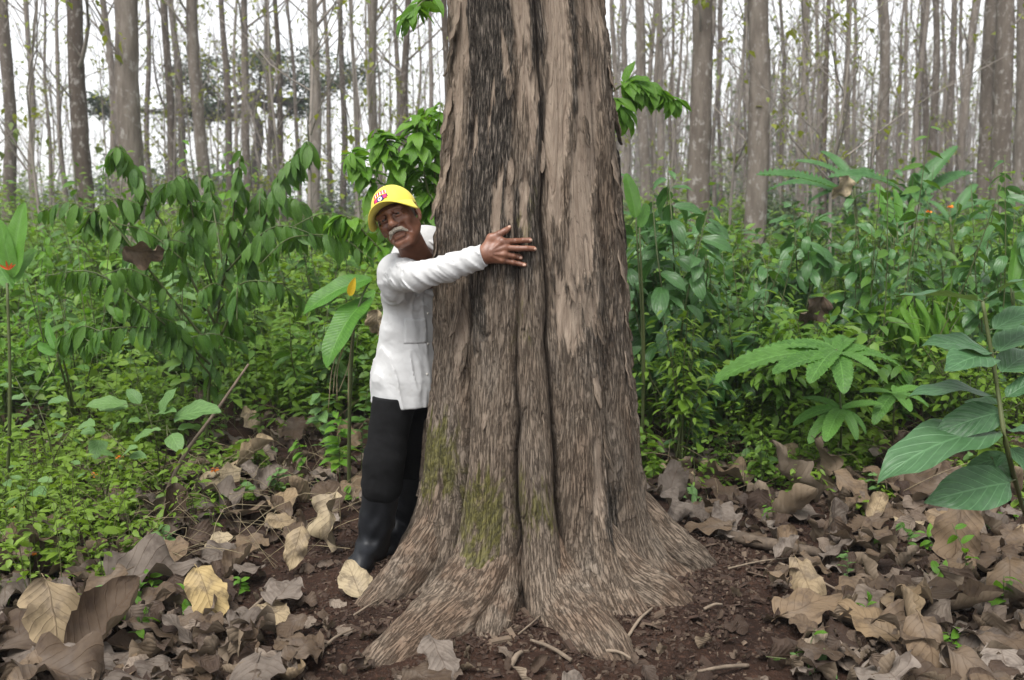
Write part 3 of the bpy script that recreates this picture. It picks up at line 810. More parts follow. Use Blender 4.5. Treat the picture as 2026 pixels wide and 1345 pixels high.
hero = [  # u, v, colour, mesh, yaw, tilt, roll, scale, label
    (412, 1232, 'dry_yellow', 12, -2.5, .62, .05, .74, "round pale yellow dry leaf lying flat in lower left litter"),
    (1890, 1115, 'dry_brown', 4, 2.4, .95, .25, 1.02, "largest brown dry leaf tilted upright at lower right"),
    (1715, 1265, 'dry_tan', 0, .8, .45, -.2, .78, "pale tan dry leaf with folded rim near bottom right"),
    (1775, 1285, 'dry_tan', 6, .5, .6, .6, .80, "long curled tan dry leaf at bottom right edge of litter"),
    (1600, 1240, 'dry_brown', 0, -1.2, .3, .1, .95, "flat brown dry leaf beside the bare soil right of the roots"),
    (300, 1170, 'dry_grey', 1, -1.1, .5, .3, 1.15, "large grey folded dry leaf below the weeds at left"),
    (60, 1290, 'dry_brown', 8, -.4, .35, -.1, 1.15, "big brown leaf half out of the lower left corner"),
    (110, 1225, 'dry_grey', 0, .3, .3, .2, 1.0, "grey flat dry leaf behind the corner leaf at lower left"),
    (700, 1190, 'dry_tan', 0, .5, .62, -.15, .62, "pale torn dry leaf leaning against the toe of the boot"),
    (640, 1110, 'dry_tan', 9, 2.6, .75, .4, .85, "pale folded dry leaf standing left of the boot"),
    (585, 1150, 'dry_tan', 3, 2.9, .8, -.3, .62, "small pale crumpled dry leaf left of the boot"),
    (1335, 985, 'dry_grey', 3, -.5, .7, .3, 1.0, "pale grey torn dry leaf leaning by the right flank of the big trunk"),
    (1545, 990, 'dry_grey', 2, 1.5, .45, .1, 1.35, "wide cupped greyish purple dry leaf behind the fallen branch"),
    (1440, 960, 'dry_brown', 1, .6, .5, .2, 1.0, "dark brown ribbed dry leaf right of the trunk flank"),
    (1690, 1010, 'dry_brown', 8, -2.0, .5, .2, .85, "warm brown dry leaf arching over the litter at right"),
    (1640, 1075, 'dry_grey', 6, .1, .9, .2, .68, "pale rolled dry leaf standing in the right litter"),
    (1570, 935, 'dry_tan', 4, .2, 1.0, .1, .55, "small tan leaf standing upright below the toothed plant"),
    (1800, 975, 'dry_brown', 1, -.9, .7, .5, 1.15, "dark folded dry leaf pointing up below the sapling"),
    (1780, 930, 'dry_grey', 0, .9, .3, .2, 1.2, "broad silvery dry leaf below the sapling"),
    (500, 860, 'dry_tan', 3, .4, .9, .3, .75, "tan dry leaf standing behind the leaning stick"),
    (500, 940, 'dry_tan', 6, -1.35, .15, 0., 1.1, "long rolled tan dry leaf left of the knee"),
    (690, 890, 'dry_tan', 8, .6, .7, .4, .85, "tan dry leaf standing beside the black trousers"),
    (650, 1030, 'dry_brown', 4, .3, .9, .1, .75, "brown dry leaf upright left of the boot shaft"),
    (440, 1010, 'dry_grey', 9, .8, .7, .2, .95, "grey dry leaf leaning in the twigs at left"),
    (340, 1060, 'dry_brown', 6, .3, .8, .3, .8, "narrow curled brown leaf under the weeds"),
    (590, 870, 'dry_brown', 0, -.7, .5, .2, .95, "flat brown dry leaf left of the trousers"),
    (310, 730, 'dry_brown', 3, .4, .9, .3, .95, "brown crumpled leaf caught in the weeds at left"),
    (380, 700, 'dry_grey', 2, 1.2, 1.1, .2, .9, "grey curled leaf standing in the weeds at left"),
    (1420, 860, 'dry_tan', 5, 1.0, .6, .1, .9, "tan dry leaf in the weeds right of the trunk"),
    (225, 1290, 'dry_brown', 10, -.5, .2, .2, 1.15, "rolled brown leaf tube in the lower left litter"),
    (560, 690, 'dry_grey', 0, 1.2, .5, .1, 1.0, "greyish dry leaf among weeds behind the stick"),
]
for h in hero:
    h = list(h); h[5] = math.copysign(h[5], math.cos(h[4]))      # lean each leaf's face to the light in front
    put_leaf(*h[:8], label=h[8], lift=.03 if 'toe' in h[8] else .05)
HERO_AT = list(LEAF_AT)
rs = random.Random(5)
n = 0; tries = 0
while n < 262 and tries < 20000:
    tries += 1
    u, v = rs.uniform(-60, 2090), 880 + 520 * rs.random() ** .75
    p = ground(u, v); d = math.hypot(p.x - BASE.x, p.y - TY)
    th = math.atan2(p.x - BASE.x, -(p.y - TY))
    if d < .95 + .1 * math.sin(th * 5) or (-.62 < p.x < .88 and p.y < 3.8 and rs.random() < .96): continue
    if 1280 < u < 1480 and 1090 < v: continue
    if u < 420 and v < 1120 and rs.random() < .75: continue
    if v < 960 and rs.random() < .45: continue
    if any((p.x - a) ** 2 + (p.y - b_) ** 2 < (.09 if v > 1000 else .12) ** 2 for a, b_ in LEAF_AT): continue
    if any((p.x - a) ** 2 + (p.y - .06 - b_) ** 2 < .17 ** 2 for a, b_ in HERO_AT): continue
    near_soil = d < 1.35
    ck = rs.choices(('dry_brown', 'dry_grey', 'dry_tan'), (6, 3, 1.2))[0]
    kk = rs.randrange(16) if rs.random() < .5 else 4 * rs.randrange(4)
    put_leaf(u, v, ck, kk, rs.uniform(-PI, PI), rs.gauss(.08, .26), rs.gauss(0, .26), rs.uniform(.42, 1.0) * (.75 if near_soil else 1), lift=rs.uniform(.0, .06))
    n += 1
# the rest of the litter nobody could count
mb = MB()
for q in range(4600):
    u, v = rs.uniform(-150, 2180), 620 + 780 * rs.random() ** .65
    p = ground(u, v)
    d = math.hypot(p.x - BASE.x, p.y - TY)
    if d < .82 or p.y < 2.2: continue
    bare = d < 1.2 or (-.62 < p.x < .88 and p.y < 3.8)
    if bare and rs.random() < .82: continue
    g = LOW[rs.randrange(16)]
    sc = .10 + .5 * rs.random() ** 2 * (.4 if bare else 1)
    Mx = Matrix.Rotation(rs.uniform(-PI, PI), 3, 'Z') @ Matrix.Rotation(rs.gauss(0, .45), 3, 'X') @ Matrix.Rotation(rs.gauss(0, .45), 3, 'Y')
    Vw = (np.array(Mx) @ (g[0] * sc).T).T
    Vw = Vw + [p.x, p.y, gh(p.x, p.y) + .012 - np.percentile(Vw[:, 2], 20)]
    mb.add(Vw, g[1], g[2], rs.random() ** 1.5)
tag(link("leaf_litter", mb.mesh("leaf_litter", M['litter'])), "layer of broken brown dry leaves over the soil", "leaf litter", kind="stuff")

# bark chips and crumbs round the trunk
mb = MB()
for q in range(12000):
    a = rs.uniform(-PI, PI); d = .5 + rs.expovariate(2.2)
    x, y = BASE.x + d * math.sin(a), TY - d * math.cos(a)
    if d > 2.4 or y > 4.6 or y < 2.4: continue
    L = rs.uniform(.003, .012) * (1 + (rs.random() < .06) * 2.5); wd = L * rs.uniform(.15, .6); t = rs.uniform(.0015, .005)
    c = np.array([[-1, -1, -1], [1, -1, -1], [1, 1, -1], [-1, 1, -1], [-.8, -.9, 1], [.9, -.7, 1], [.8, .9, 1], [-.9, .8, 1]]) * [L, wd, t]
    Mx = Matrix.Rotation(rs.uniform(-PI, PI), 3, 'Z') @ Matrix.Rotation(rs.gauss(0, .35), 3, 'X') @ Matrix.Rotation(rs.gauss(0, .35), 3, 'Y')
    mb.add((np.array(Mx) @ c.T).T + [x, y, gh(x, y) + t + .001],
           np.array([(3, 2, 1, 0), (4, 5, 6, 7), (0, 1, 5, 4), (1, 2, 6, 5), (2, 3, 7, 6), (3, 0, 4, 7)]), None, rs.random() ** 5)
me = mb.mesh("bark_debris", M['chips']); me.polygons.foreach_set("use_smooth", np.zeros(len(me.polygons), bool))
tag(link("bark_debris", me), "crumbs of bark and wood on the soil round the big trunk", "debris", kind="stuff")

# twigs and straw: countable ones are things
def stick(name, pts, rad, label, mat='twig', sides=7, grp="sticks lying on the forest floor", side=None, rnd=.5):
    b_ = MB(); P = smooth_path(pts, 14)
    rad = np.interp(np.linspace(0, 1, 14), np.linspace(0, 1, len(rad)), rad)
    o0 = P[0]
    b_.tube(P, rad, sides, jitter=.25, rnd=rnd)
    root = thing(name, label, "stick", Vector(o0), group=grp) if side else None
    if side:
        link("stem", b_.mesh("stem", M[mat], o0), parent=root)
        for sp, sr in side:
            c_ = MB(); c_.tube(smooth_path(sp, 8), np.linspace(sr, sr * .4, 8), 5, rnd=rnd)
            link("side_twig", c_.mesh("side_twig", M[mat], o0), parent=root)
        return root
    o = link(name, b_.mesh(name, M[mat], o0)); o.location = o0
    return tag(o, label, "stick", grp)
def G(u, v, z=.02): p = gpt(u, v); return (p.x, p.y, p.z + z)
pb = G(322, 985, -.02)
stick("leaning_stick", [pb, A(365, 900, 4.95), A(430, 810, 5.0), A(492, 720, 5.05)], [.012, .010, .009, .006], "thin bare stick leaning up out of the weeds at left", side=[([A(338, 950, 4.92), A(370, 938, 4.9), A(440, 925, 4.88)], .006)], rnd=.35)
stick("fallen_branch", [G(1395, 1055, .01), G(1480, 1085, .03), G(1560, 1105, .04), G(1640, 1108, .03)], [.03, .028, .026, .02], "dark fallen branch in the litter right of the big trunk", rnd=.05, side=[([G(1395, 1060, .03), G(1440, 1060, .05), G(1470, 1040, .06)], .012)])
for (u0, v0, u1, v1, rr_, lb) in [
        (470, 1262, 522, 1195, .010, "short thick grey stick right of the round tan leaf"), (1010, 1338, 1032, 1316, .010, "stub of pale stick at the foot of the roots"),
        (1392, 1232, 1428, 1226, .006, "pale curved stick on bare soil right of the roots"), (1240, 1285, 1290, 1235, .006, "thin forked twig on bare soil right of the roots"),
        (1130, 1330, 1050, 1295, .007, "brown twig crossing the front root"), (945, 1255, 1010, 1262, .004, "pale grass stalk lying across the front roots"),
        (1025, 1282, 1070, 1252, .003, "fine straight stalk leaning on the middle root"), (700, 1240, 755, 1212, .004, "pale twig left of the left root"),
        (640, 1300, 700, 1270, .005, "bent pale twig on soil left of the roots"), (1640, 1330, 1700, 1290, .005, "twig between dry leaves near bottom right"),
        (1280, 1165, 1300, 1215, .005, "small chip of wood beside the right root"), (1540, 1130, 1660, 1180, .006, "thin dark twig in the right litter"),
        (1700, 1180, 1850, 1240, .006, "long dark twig under the largest dry leaf"), (1440, 1150, 1560, 1120, .004, "straight thin twig below the fallen branch"),
        (270, 1250, 330, 1245, .012, "short pale stick under leaves at lower left"), (560, 1215, 500, 1250, .005, "thin twig beside the round tan leaf"),
        (1480, 1330, 1380, 1345, .007, "pale stick at the bottom edge right of the roots"), (815, 1255, 870, 1210, .004, "fine pale stalk between the left roots"),
        (1180, 1310, 1250, 1330, .006, "grey twig on the soil at bottom centre"), (1900, 1290, 2010, 1320, .007, "dark twig at the lower right edge")]:
    a_, b_ = Vector(G(u0, v0, .012)), Vector(G(u1, v1, .02))
    mid = (a_ + b_) / 2 + Vector((random.uniform(-.012, .012), random.uniform(-.012, .012), .008))
    stick("twig", [a_, mid, b_], [rr_, rr_ * .9, rr_ * .7], lb, rnd=.45 + .4 * random.random())

# ------------------------------------------------------------------ plantation trees
rt = random.Random(21)
LMK = [(0, "the left edge"), (70, "the thin forked trunk"), (172, "the broad lichen spotted left trunk"), (270, "the thickest left trunk"), (355, "the close trunk pair at left"), (410, "the pale mottled trunk"),
       (495, "the drooping shrub tip"), (560, "the umbrella tree"), (622, "the reddish straight trunk"), (700, "the shrub behind the cap"), (790, "the man's cap"), (860, "the big tree's left edge"),
       (1225, "the big tree's right edge"), (1302, "the slim dark trunk"), (1384, "the broad grey brown trunk"), (1440, "the gap between the broad right trunks"), (1492, "the lichen spotted trunk"), (1560, "the thin forked trunk at right"),
       (1625, "the trunk with yellowing leaves"), (1685, "the close thin pair"), (1740, "the straight pale trunk"), (1790, "the taller fronded plant"), (1838, "the slim grey pair"), (1890, "the right trunk group"),
       (1944, "the mid grey trunk"), (1980, "the broad dark trunk"), (2026, "the right edge")]
def beside(u):
    l = min(LMK, key=lambda q: abs(q[0] - u))
    return ("just right of " if u > l[0] else "just left of ") + l[1]
def wander(H, n, amp, r):
    z = np.linspace(0, H, n)
    a, b_, c, d = (r.uniform(0, 6.28) for _ in range(4))
    k = np.minimum(z / 3, 1)
    return np.stack([amp * k * (np.sin(z * .55 + a) * .6 + np.sin(z * 1.3 + b_) * .25), amp * k * (np.sin(z * .5 + c) * .6 + np.sin(z * 1.2 + d) * .25), z], -1)
def trunk_tube(H, r0, amp, r, sides=12, n=34, fork=True):
    b_ = MB(); P = wander(H, n, amp, r)
    P[0, 2] = -.15
    t = np.linspace(0, 1, n)
    rad = r0 * ((1 - t) ** .75 * .85 + .12) * (1 + .45 * np.exp(-P[:, 2] / .25))
    b_.tube(P, rad, sides, jitter=.14)
    return b_, P, rad
def crown(P, rad, r, zmin=4.5, nl=15, nleaf=110, low=3, ls=1.0):
    H = P[-1, 2]; lb = MB(); Lp, Ld = [], []
    for q in range(nl + low):
        z = r.uniform(2.0, zmin) if q < low else zmin + (H - zmin) * (r.random() ** .8) * .97
        i = min(len(P) - 1, max(1, int(np.searchsorted(P[:, 2], z)))); p0 = P[i - 1] + (P[i] - P[i - 1]) * ((z - P[i - 1, 2]) / (P[i, 2] - P[i - 1, 2] + 1e-6))
        az_ = r.uniform(0, 6.28); up = r.uniform(.7, 1.5)
        L = (r.uniform(.5, 1.2) if q < low else r.uniform(1.2, 3.2)) * (1.1 - .4 * z / H)
        d = np.array([math.cos(az_), math.sin(az_), up]); d /= np.linalg.norm(d)
        br = float(np.interp(z, P[:, 2], rad)) * (.16 if q < low else .36)
        pts = [p0]
        for s in range(5):
            d = d + np.array([r.gauss(0, .16), r.gauss(0, .16), r.gauss(.06, .12)]); d /= np.linalg.norm(d)
            pts.append(pts[-1] + d * L / 5)
        lb.tube(pts, np.linspace(br, br * .3, 6), 4, cap=False)
        for s in range(r.randint(2, 4)):
            i0 = r.randint(1, 5); e = np.array([r.gauss(0, 1), r.gauss(0, 1), r.uniform(.2, 1.2)]); e /= np.linalg.norm(e)
            l2 = L * r.uniform(.25, .5); tp = [pts[i0], pts[i0] + (e + d) * l2 * .3, pts[i0] + (e + d * .6 + [0, 0, .3]) * l2 * .6]
            lb.tube(tp, np.array([br * .4, br * .28, br * .12]), 3, cap=False)
            for s3 in range(r.randint(0, 2)):
                e3 = np.array([r.gauss(0, 1), r.gauss(0, 1), r.uniform(.0, 1)]) * l2 * .35
                lb.tube([tp[1], tp[1] + e3], np.array([br * .2, br * .08]), 3, cap=False); Lp.append(tp[1] + e3)
            Lp.append(tp[-1]); Lp.append(tp[1])
        Lp.append(pts[-1])
        if q < low: Lp += [pts[-1], pts[-2], pts[3]]
    pick = [Lp[r.randrange(len(Lp))] for _ in range(nleaf)]
    pp = np.array(pick) + RNG.normal(0, .05, (nleaf, 3))
    D = np.stack([RNG.normal(0, 1, nleaf), RNG.normal(0, 1, nleaf), RNG.normal(-.5, .5, nleaf)], -1)
    lm = MB(); Ls = RNG.uniform(.07, .17, nleaf) * ls
    scatter_leaves(lm, pp, D, np.tile([0, 0, 1.], (nleaf, 1)) + RNG.normal(0, .3, (nleaf, 3)), Ls, Ls * .62, near=False)
    return lb, lm
PROTO = []
for k in range(9):
    r = random.Random(300 + k)
    H = r.uniform(13, 19); tb, P, rad = trunk_tube(H, .13, .22, r, 9, 30)
    lb, lm = crown(P, rad, r, r.uniform(2.6, 5), 26, r.choice([90, 150, 240]), low=5)
    PROTO.append((tb.mesh("trunk", M['bark']), lb.mesh("limbs", M['twigbark']), lm.mesh("crown", M['sparse'])))
def far_tree(x, y, k, sc, rz, label, group):
    t = thing("teak_tree", label, "tree", (x, y, gh(x, y) - .05), rz, group)
    t.scale = (sc[0], sc[0], sc[1])
    tm, lm_, fm_ = PROTO[k]
    link("trunk", tm, parent=t); link("limbs", lm_, parent=t)["kind"] = "stuff"; link("crown", fm_, parent=t)["kind"] = "stuff"
    return t
# nearer trunks, read off the photograph: u at top, u at eye level, width in pixels
NEAR = [(8, 16, 24, "dark trunk at the left edge of the photo"), (48, 70, 13, "thin pale trunk forking high, second from the left edge"),
        (88, 100, 8, "very thin trunk between the forked trunk and the broad left trunk"), (112, 130, 10, "slim grey trunk just left of the broad left trunk"),
        (147, 172, 33, "broad lichen spotted trunk at left, dark above and pale below"), (203, 233, 16, "slim leaning trunk beside the thickest left trunk"),
        (257, 270, 46, "thickest background trunk at left with white lichen spots"), (286, 300, 11, "thin trunk right of the thickest left trunk"),
        (322, 345, 17, "mid trunk left in a close pair at left"), (342, 363, 15, "mid trunk right in a close pair at left"),
        (380, 410, 24, "pale mottled trunk above the drooping shrub"), (443, 455, 15, "straight slim trunk above the drooping shrub"),
        (484, 495, 17, "pale slim trunk right of the drooping shrub tip"), (528, 542, 10, "thin dark trunk in front of the umbrella tree"),
        (541, 566, 12, "thin leaning trunk in front of the umbrella tree"), (575, 590, 9, "thin trunk left of the reddish straight trunk"),
        (614, 622, 23, "straight reddish grey trunk left of the man's cap"), (646, 650, 10, "thin trunk just right of the reddish straight trunk"),
        (672, 680, 13, "slim grey trunk between reddish trunk and the man"), (700, 706, 10, "thin grey trunk above the man's cap at left"),
        (733, 742, 12, "slim grey trunk above the man's cap"), (783, 785, 13, "slim trunk left of the big tree, hung with leaves"),
        (806, 806, 17, "nearest slim trunk left of the big tree"), (848, 850, 10, "thin trunk right beside the big tree's left edge"),
        (1215, 1214, 11, "thin trunk right beside the big tree's right edge"), (1238, 1236, 14, "slim forked trunk right of the big tree"),
        (1268, 1276, 21, "mid grey trunk right of the big tree"), (1304, 1302, 16, "slim dark trunk left of the broad right trunk"),
        (1383, 1384, 42, "broad grey brown trunk right of the big tree"), (1425, 1424, 8, "very thin trunk between the two broad right trunks"),
        (1503, 1492, 42, "nearest background trunk, lichen spotted, rising from the weeds at right"), (1545, 1547, 9, "thin forked trunk right of the lichen spotted trunk"),
        (1588, 1586, 15, "slim trunk with yellowing leaves at right"), (1614, 1617, 10, "thin grey trunk behind the yellowing leaves"),
        (1636, 1632, 12, "slim dark trunk behind the toothed fronds"), (1676, 1678, 10, "thin trunk of a close pair right of centre"),
        (1688, 1692, 9, "thinner trunk of a close pair right of centre"), (1746, 1740, 22, "straight pale trunk behind the toothed fronds"),
        (1830, 1828, 14, "slim grey trunk left in a pair at right"), (1849, 1846, 16, "slim grey trunk right in a pair at right"),
        (1866, 1862, 8, "very thin dark trunk in the right group"), (1884, 1882, 15, "slim dark trunk in the right group"),
        (1906, 1902, 9, "thin trunk behind the right group"), (1957, 1944, 26, "mid grey trunk left of the dark right trunk"),
        (1990, 1976, 36, "broad dark trunk near the right edge of the photo"), (2022, 2014, 30, "dark trunk cut by the right edge of the photo"),
        (1330, 1332, 9, "thin pale trunk left of the broad right trunk"), (1650, 1655, 8, "very thin pale trunk behind the toothed fronds"),
        (1790, 1788, 9, "thin pale trunk between straight pale trunk and right pair"), (465, 470, 8, "very thin trunk between two slim trunks at left")]
for k, (u0, u1, wpx, lab) in enumerate(NEAR):
    r = random.Random(500 + k)
    dia = .29 if wpx > 30 else (.26 if wpx > 18 else (.23 if wpx > 12 else .17))
    y = dia * F_PX / wpx
    pb_, pt_ = at(u1, 400, y), at(u0, 0, y)
    H = r.uniform(13, 17)
    tb, P, rad = trunk_tube(H, dia / 2 * 1.13, .05 + .002 * y, r, 14 if wpx > 18 else 9, 60 if wpx > 18 else 34)
    lean = (pt_.x - pb_.x) / (pt_.z - 1.5)
    base = Vector((pb_.x - lean * 1.5, y, 0)); base.z = gh(base.x, y)
    V0 = tb.V[0]
    if wpx > 18:                                   # bark relief on the nearer trunks
        ang = np.arctan2(V0[:, 1], V0[:, 0])
        c = np.stack([np.interp(V0[:, 2], P[:, 2], P[:, 0]), np.interp(V0[:, 2], P[:, 2], P[:, 1])], -1)
        f = 1 + .10 * (fbm(ang * 3, V0[:, 2] * 2.5, 3, 400 + k) - .5)
        V0[:, :2] = c + (V0[:, :2] - c) * f[:, None]
    lb, lm = crown(P, rad, r, 3.2 + r.random() * 2, 15, 150, low=4 if wpx < 20 else 1)
    for mb_ in (tb, lb, lm):
        for v_ in mb_.V: v_[:, 0] += lean * v_[:, 2]
    t = thing("teak_tree", lab, "tree", base, 0, "tall bare plantation trees behind the big tree")
    link("trunk", tb.mesh("trunk", M['bark']), parent=t)
    link("limbs", lb.mesh("limbs", M['twigbark']), parent=t)["kind"] = "stuff"
    link("crown", lm.mesh("crown", M['sparse']), parent=t)["kind"] = "stuff"
# the rest of the plantation, rows running back
cnt = 0
yy = 17.0
while yy < 110 and cnt < 290:
    xx = -yy * .64
    while xx < yy * .64:
        x, y = xx + rt.uniform(-1.2, 1.2), yy + rt.uniform(-1.1, 1.1)
        u = 1013 + F_PX * x / y
        if u < 700: keep = .12 if y < 34 else .05
        elif u < 900: keep = .4
        else: keep = .46 if y < 55 else .5
        if 890 < u < 1195: keep = 0
        if rt.random() < keep and cnt < 290:
            side = "left of the big tree" if u < 1013 else "right of the big tree"
            dist = "near" if y < 28 else ("middle" if y < 50 else "far")
            far_tree(x, y, rt.randrange(9), (rt.uniform(.45, .95), rt.uniform(.8, 1.1)), rt.uniform(0, 6.28),
                     {"near": "thin grey plantation trunk %s", "middle": "distant thin plantation tree %s",
                      "far": "faint far plantation tree %s"}[dist] % beside(u), "plantation trees, %s rows %s" % (dist, side)); cnt += 1
        xx += 3.3 + yy * .012
    yy += 3.2 + (yy - 17) * .03
# young whippy trees standing between the rows
YP = []
for k in range(5):
    r = random.Random(350 + k)
    tb, P, rad = trunk_tube(r.uniform(5, 8), .032, .25, r, 6, 22)
    lb, lm = crown(P, rad * 1.7, r, 1.6, 18, 130, low=3, ls=1.0)
    YP.append((tb.mesh("trunk", M['twigbark']), lb.mesh("limbs", M['twigbark']), lm.mesh("crown", M['sparse'])))
for q in range(64):
    y = rt.uniform(11, 42); x = rt.uniform(-.56, .56) * y; u = 1013 + F_PX * x / y
    if (640 < u < 1240 and y < 16) or (u < 700 and rt.random() < .45): continue
    t = thing("young_tree", "whippy young tree %s" % beside(u), "tree", (x, y, gh(x, y) - .05), rt.uniform(0, 6.28), "whippy young trees between the trunks")
    t.scale = (1, 1, rt.uniform(.8, 1.2)); k = rt.randrange(5)
    link("trunk", YP[k][0], parent=t); link("limbs", YP[k][1], parent=t)["kind"] = "stuff"; link("crown", YP[k][2], parent=t)["kind"] = "stuff"
# the wood beyond, too far to tell one stem from the next
fw_, fl_ = MB(), []
for q in range(620):
    y = rt.uniform(62, 150); u = rt.uniform(1190, 2080) if q % 10 else rt.uniform(-60, 880)
    x = (u - 1013) / F_PX * y; H = rt.uniform(9, 17); r0 = rt.uniform(.05, .13)
    P = wander(H, 6, .5, rt) + [x, y, 0]
    fw_.tube(P, np.linspace(r0, r0 * .3, 6), 4, cap=False, rnd=rt.random())
    for s in range(11):
        z = H * rt.uniform(.12, .98); c = np.array([np.interp(z, P[:, 2], P[:, 0]), np.interp(z, P[:, 2], P[:, 1]), z])
        e = c + np.array([rt.gauss(0, .8), rt.gauss(0, .8), rt.uniform(.3, 1.8)]); m2 = (c + e) / 2 + [rt.gauss(0, .15), 0, -.1]
        fw_.tube([c, m2, e], np.array([.03, .02, .008]), 3, cap=False, rnd=rt.random())
        if rt.random() < .45: fl_ += [e, m2]
tag(link("far_wood", fw_.mesh("far_wood", M['twigbark'])), "grey mass of far thin trunks and bare twigs behind the plantation", "wood", kind="stuff")
fl_ = np.repeat(np.array(fl_), 2, 0); n = len(fl_); L = RNG.uniform(.2, .45, n); lm = MB()
scatter_leaves(lm, fl_ + RNG.normal(0, .3, (n, 3)), RNG.normal(0, 1, (n, 3)), np.tile([0, 0, 1.], (n, 1)) + RNG.normal(0, .4, (n, 3)), L, L * .6, near=False)
tag(link("far_wood_leaves", lm.mesh("far_wood_leaves", M['far_leaf'])), "scattered pale green leaves of the far wood", "leaves", kind="stuff")
# dark umbrella-crowned tree far behind at left
def umbrella_tree(base, label, spans, trunk_pts):
    t = thing("umbrella_tree", label, "tree", base, 0)
    b_ = MB(); Pm = smooth_path(trunk_pts, 14); b_.tube(Pm, np.linspace(.28, .16, 14), 8, jitter=.2)
    link("trunk", b_.mesh("trunk", M['darkbark'], base), parent=t)
    lb = MB(); lm = MB(); r = random.Random(9)
    for (u, v, y, ru, rv) in spans:
        c = np.array(at(u, v, y)); rx = ru / F_PX * y; rz_ = rv / F_PX * y
        s0 = np.array(Pm[r.randint(8, 13)])
        mid = s0 * .45 + c * .55 + [0, 0, -.5 - .3 * r.random()]
        path = smooth_path([s0, mid, c], 9)
        lb.tube(path, np.linspace(.13, .05, 9), 5, jitter=.2)
        for q in range(7):
            e = c + np.array([r.gauss(0, .5) * rx, r.gauss(0, .5) * rx, r.gauss(0, .35) * rz_])
            lb.tube(smooth_path([path[6], (path[6] + e) / 2 + [0, 0, .2], e], 5), np.linspace(.045, .015, 5), 4, cap=False)
            n = 140
            pts = e + RNG.normal(0, 1, (n, 3)) * [rx * .30, rx * .30, rz_ * .26]
            L = RNG.uniform(.12, .28, n)
            scatter_leaves(lm, pts, RNG.normal(0, 1, (n, 3)) * [1, 1, .35], np.tile([0, 0, 1.], (n, 1)) + RNG.normal(0, .35, (n, 3)), L, L * .55, near=False)
    link("limbs", lb.mesh("limbs", M['darkbark'], base), parent=t)
    link("crown", lm.mesh("crown", M['canopy'], base), parent=t)["kind"] = "stuff"
ub = at(505, 430, 46); ub.z = 0
umbrella_tree(ub, "dark umbrella crowned tree with crooked limbs far behind at left",
              [(560, 150, 47, 80, 40), (470, 130, 46, 70, 36), (640, 175, 48, 60, 36), (400, 165, 45, 60, 40), (350, 215, 44, 60, 30), (520, 110, 48, 70, 26),
               (215, 210, 44, 35, 22), (420, 225, 46, 50, 26), (590, 215, 47, 50, 22), (690, 150, 49, 50, 30)],
              [ub, at(506, 330, 46), at(512, 255, 46), at(500, 215, 46), at(520, 180, 46)])

# ------------------------------------------------------------------ shrubs that fill the understorey
def bush_proto(H, Wd, nst, nleaf, Lr, wr, near, r, drp=.3, upb=.4):
    sb, lm = MB(), MB(); Pp, Dd = [], []
    for q in range(nst):
        a = r.uniform(0, 6.28); sp = Wd * r.uniform(.15, 1) * .5; h = H * r.uniform(.55, 1)
        P = smooth_path([(r.gauss(0, .04), r.gauss(0, .04), -.04), (math.cos(a) * sp * .4, math.sin(a) * sp * .4, h * .6), (math.cos(a) * sp, math.sin(a) * sp, h)], 9)
        sb.tube(P, np.linspace(.008, .003, 9) * (H ** .5), 4, cap=False, rnd=r.random())
        m_ = nleaf // nst
        for s in range(m_):
            t = .18 + .82 * r.random() ** .8; i = min(7, int(t * 8)); p = P[i] + (P[i + 1] - P[i]) * (t * 8 - i)
            b_ = r.uniform(0, 6.28); e = r.random() * Wd * .22
            p2 = p + np.array([math.cos(b_) * e, math.sin(b_) * e, r.uniform(-.02, .08) * H])
            if s % 5 == 0: sb.tube([p, p2], np.array([.003, .0015]), 3, cap=False)
            Pp.append(p2); Dd.append((math.cos(b_), math.sin(b_), r.gauss(upb - .4, .4)))
    n = len(Pp); L = RNG.uniform(Lr[0], Lr[1], n)
    scatter_leaves(lm, Pp, np.array(Dd), np.tile([0, 0, 1.], (n, 1)) + RNG.normal(0, .3, (n, 3)), L, L * wr, droop=drp, near=near)
    return sb, lm
BUSH = []
for k, (H, Wd, nst, nl, Lr, wr, mk, near, drp) in enumerate([
        (1.0, .9, 12, 380, (.06, .13), .55, 'bush', True, .3), (1.3, .8, 10, 380, (.08, .15), .42, 'bush', True, .4), (.8, 1.0, 14, 520, (.04, .08), .6, 'herb', True, .2),
        (1.2, 1.1, 12, 420, (.09, .16), .5, 'bush_blue', True, .35), (.7, .8, 9, 300, (.07, .12), .6, 'bush_blue', True, .25), (1.6, 1.0, 12, 420, (.07, .13), .4, 'herb', True, .4),
        (2.2, 1.8, 16, 700, (.10, .18), .5, 'far_leaf', False, .3), (3.0, 2.6, 20, 900, (.12, .22), .5, 'canopy', False, .3)]):
    r = random.Random(700 + k)
    sb, lm = bush_proto(H, Wd, nst, nl, Lr, wr, near, r, drp)
    BUSH.append((sb.mesh("stems", M['stem']), lm.mesh("foliage", M[mk]), H))
BW = ["mid green shrub", "narrow leaved shrub", "fine leaved light shrub", "bluish green shrub", "low dark shrub",
      "tall light green shrub", "loose pale bush", "dense dark bush"]
def bush(x, y, k, sc, rz, label, group):
    t = thing("shrub", label, "shrub", (x, y, gh(x, y) - .02), rz, group); t.scale = (sc, sc, sc)
    link("stems", BUSH[k][0], parent=t); f = link("foliage", BUSH[k][1], parent=t); f["kind"] = "stuff"
    return t
rb = random.Random(33); nb_ = 0
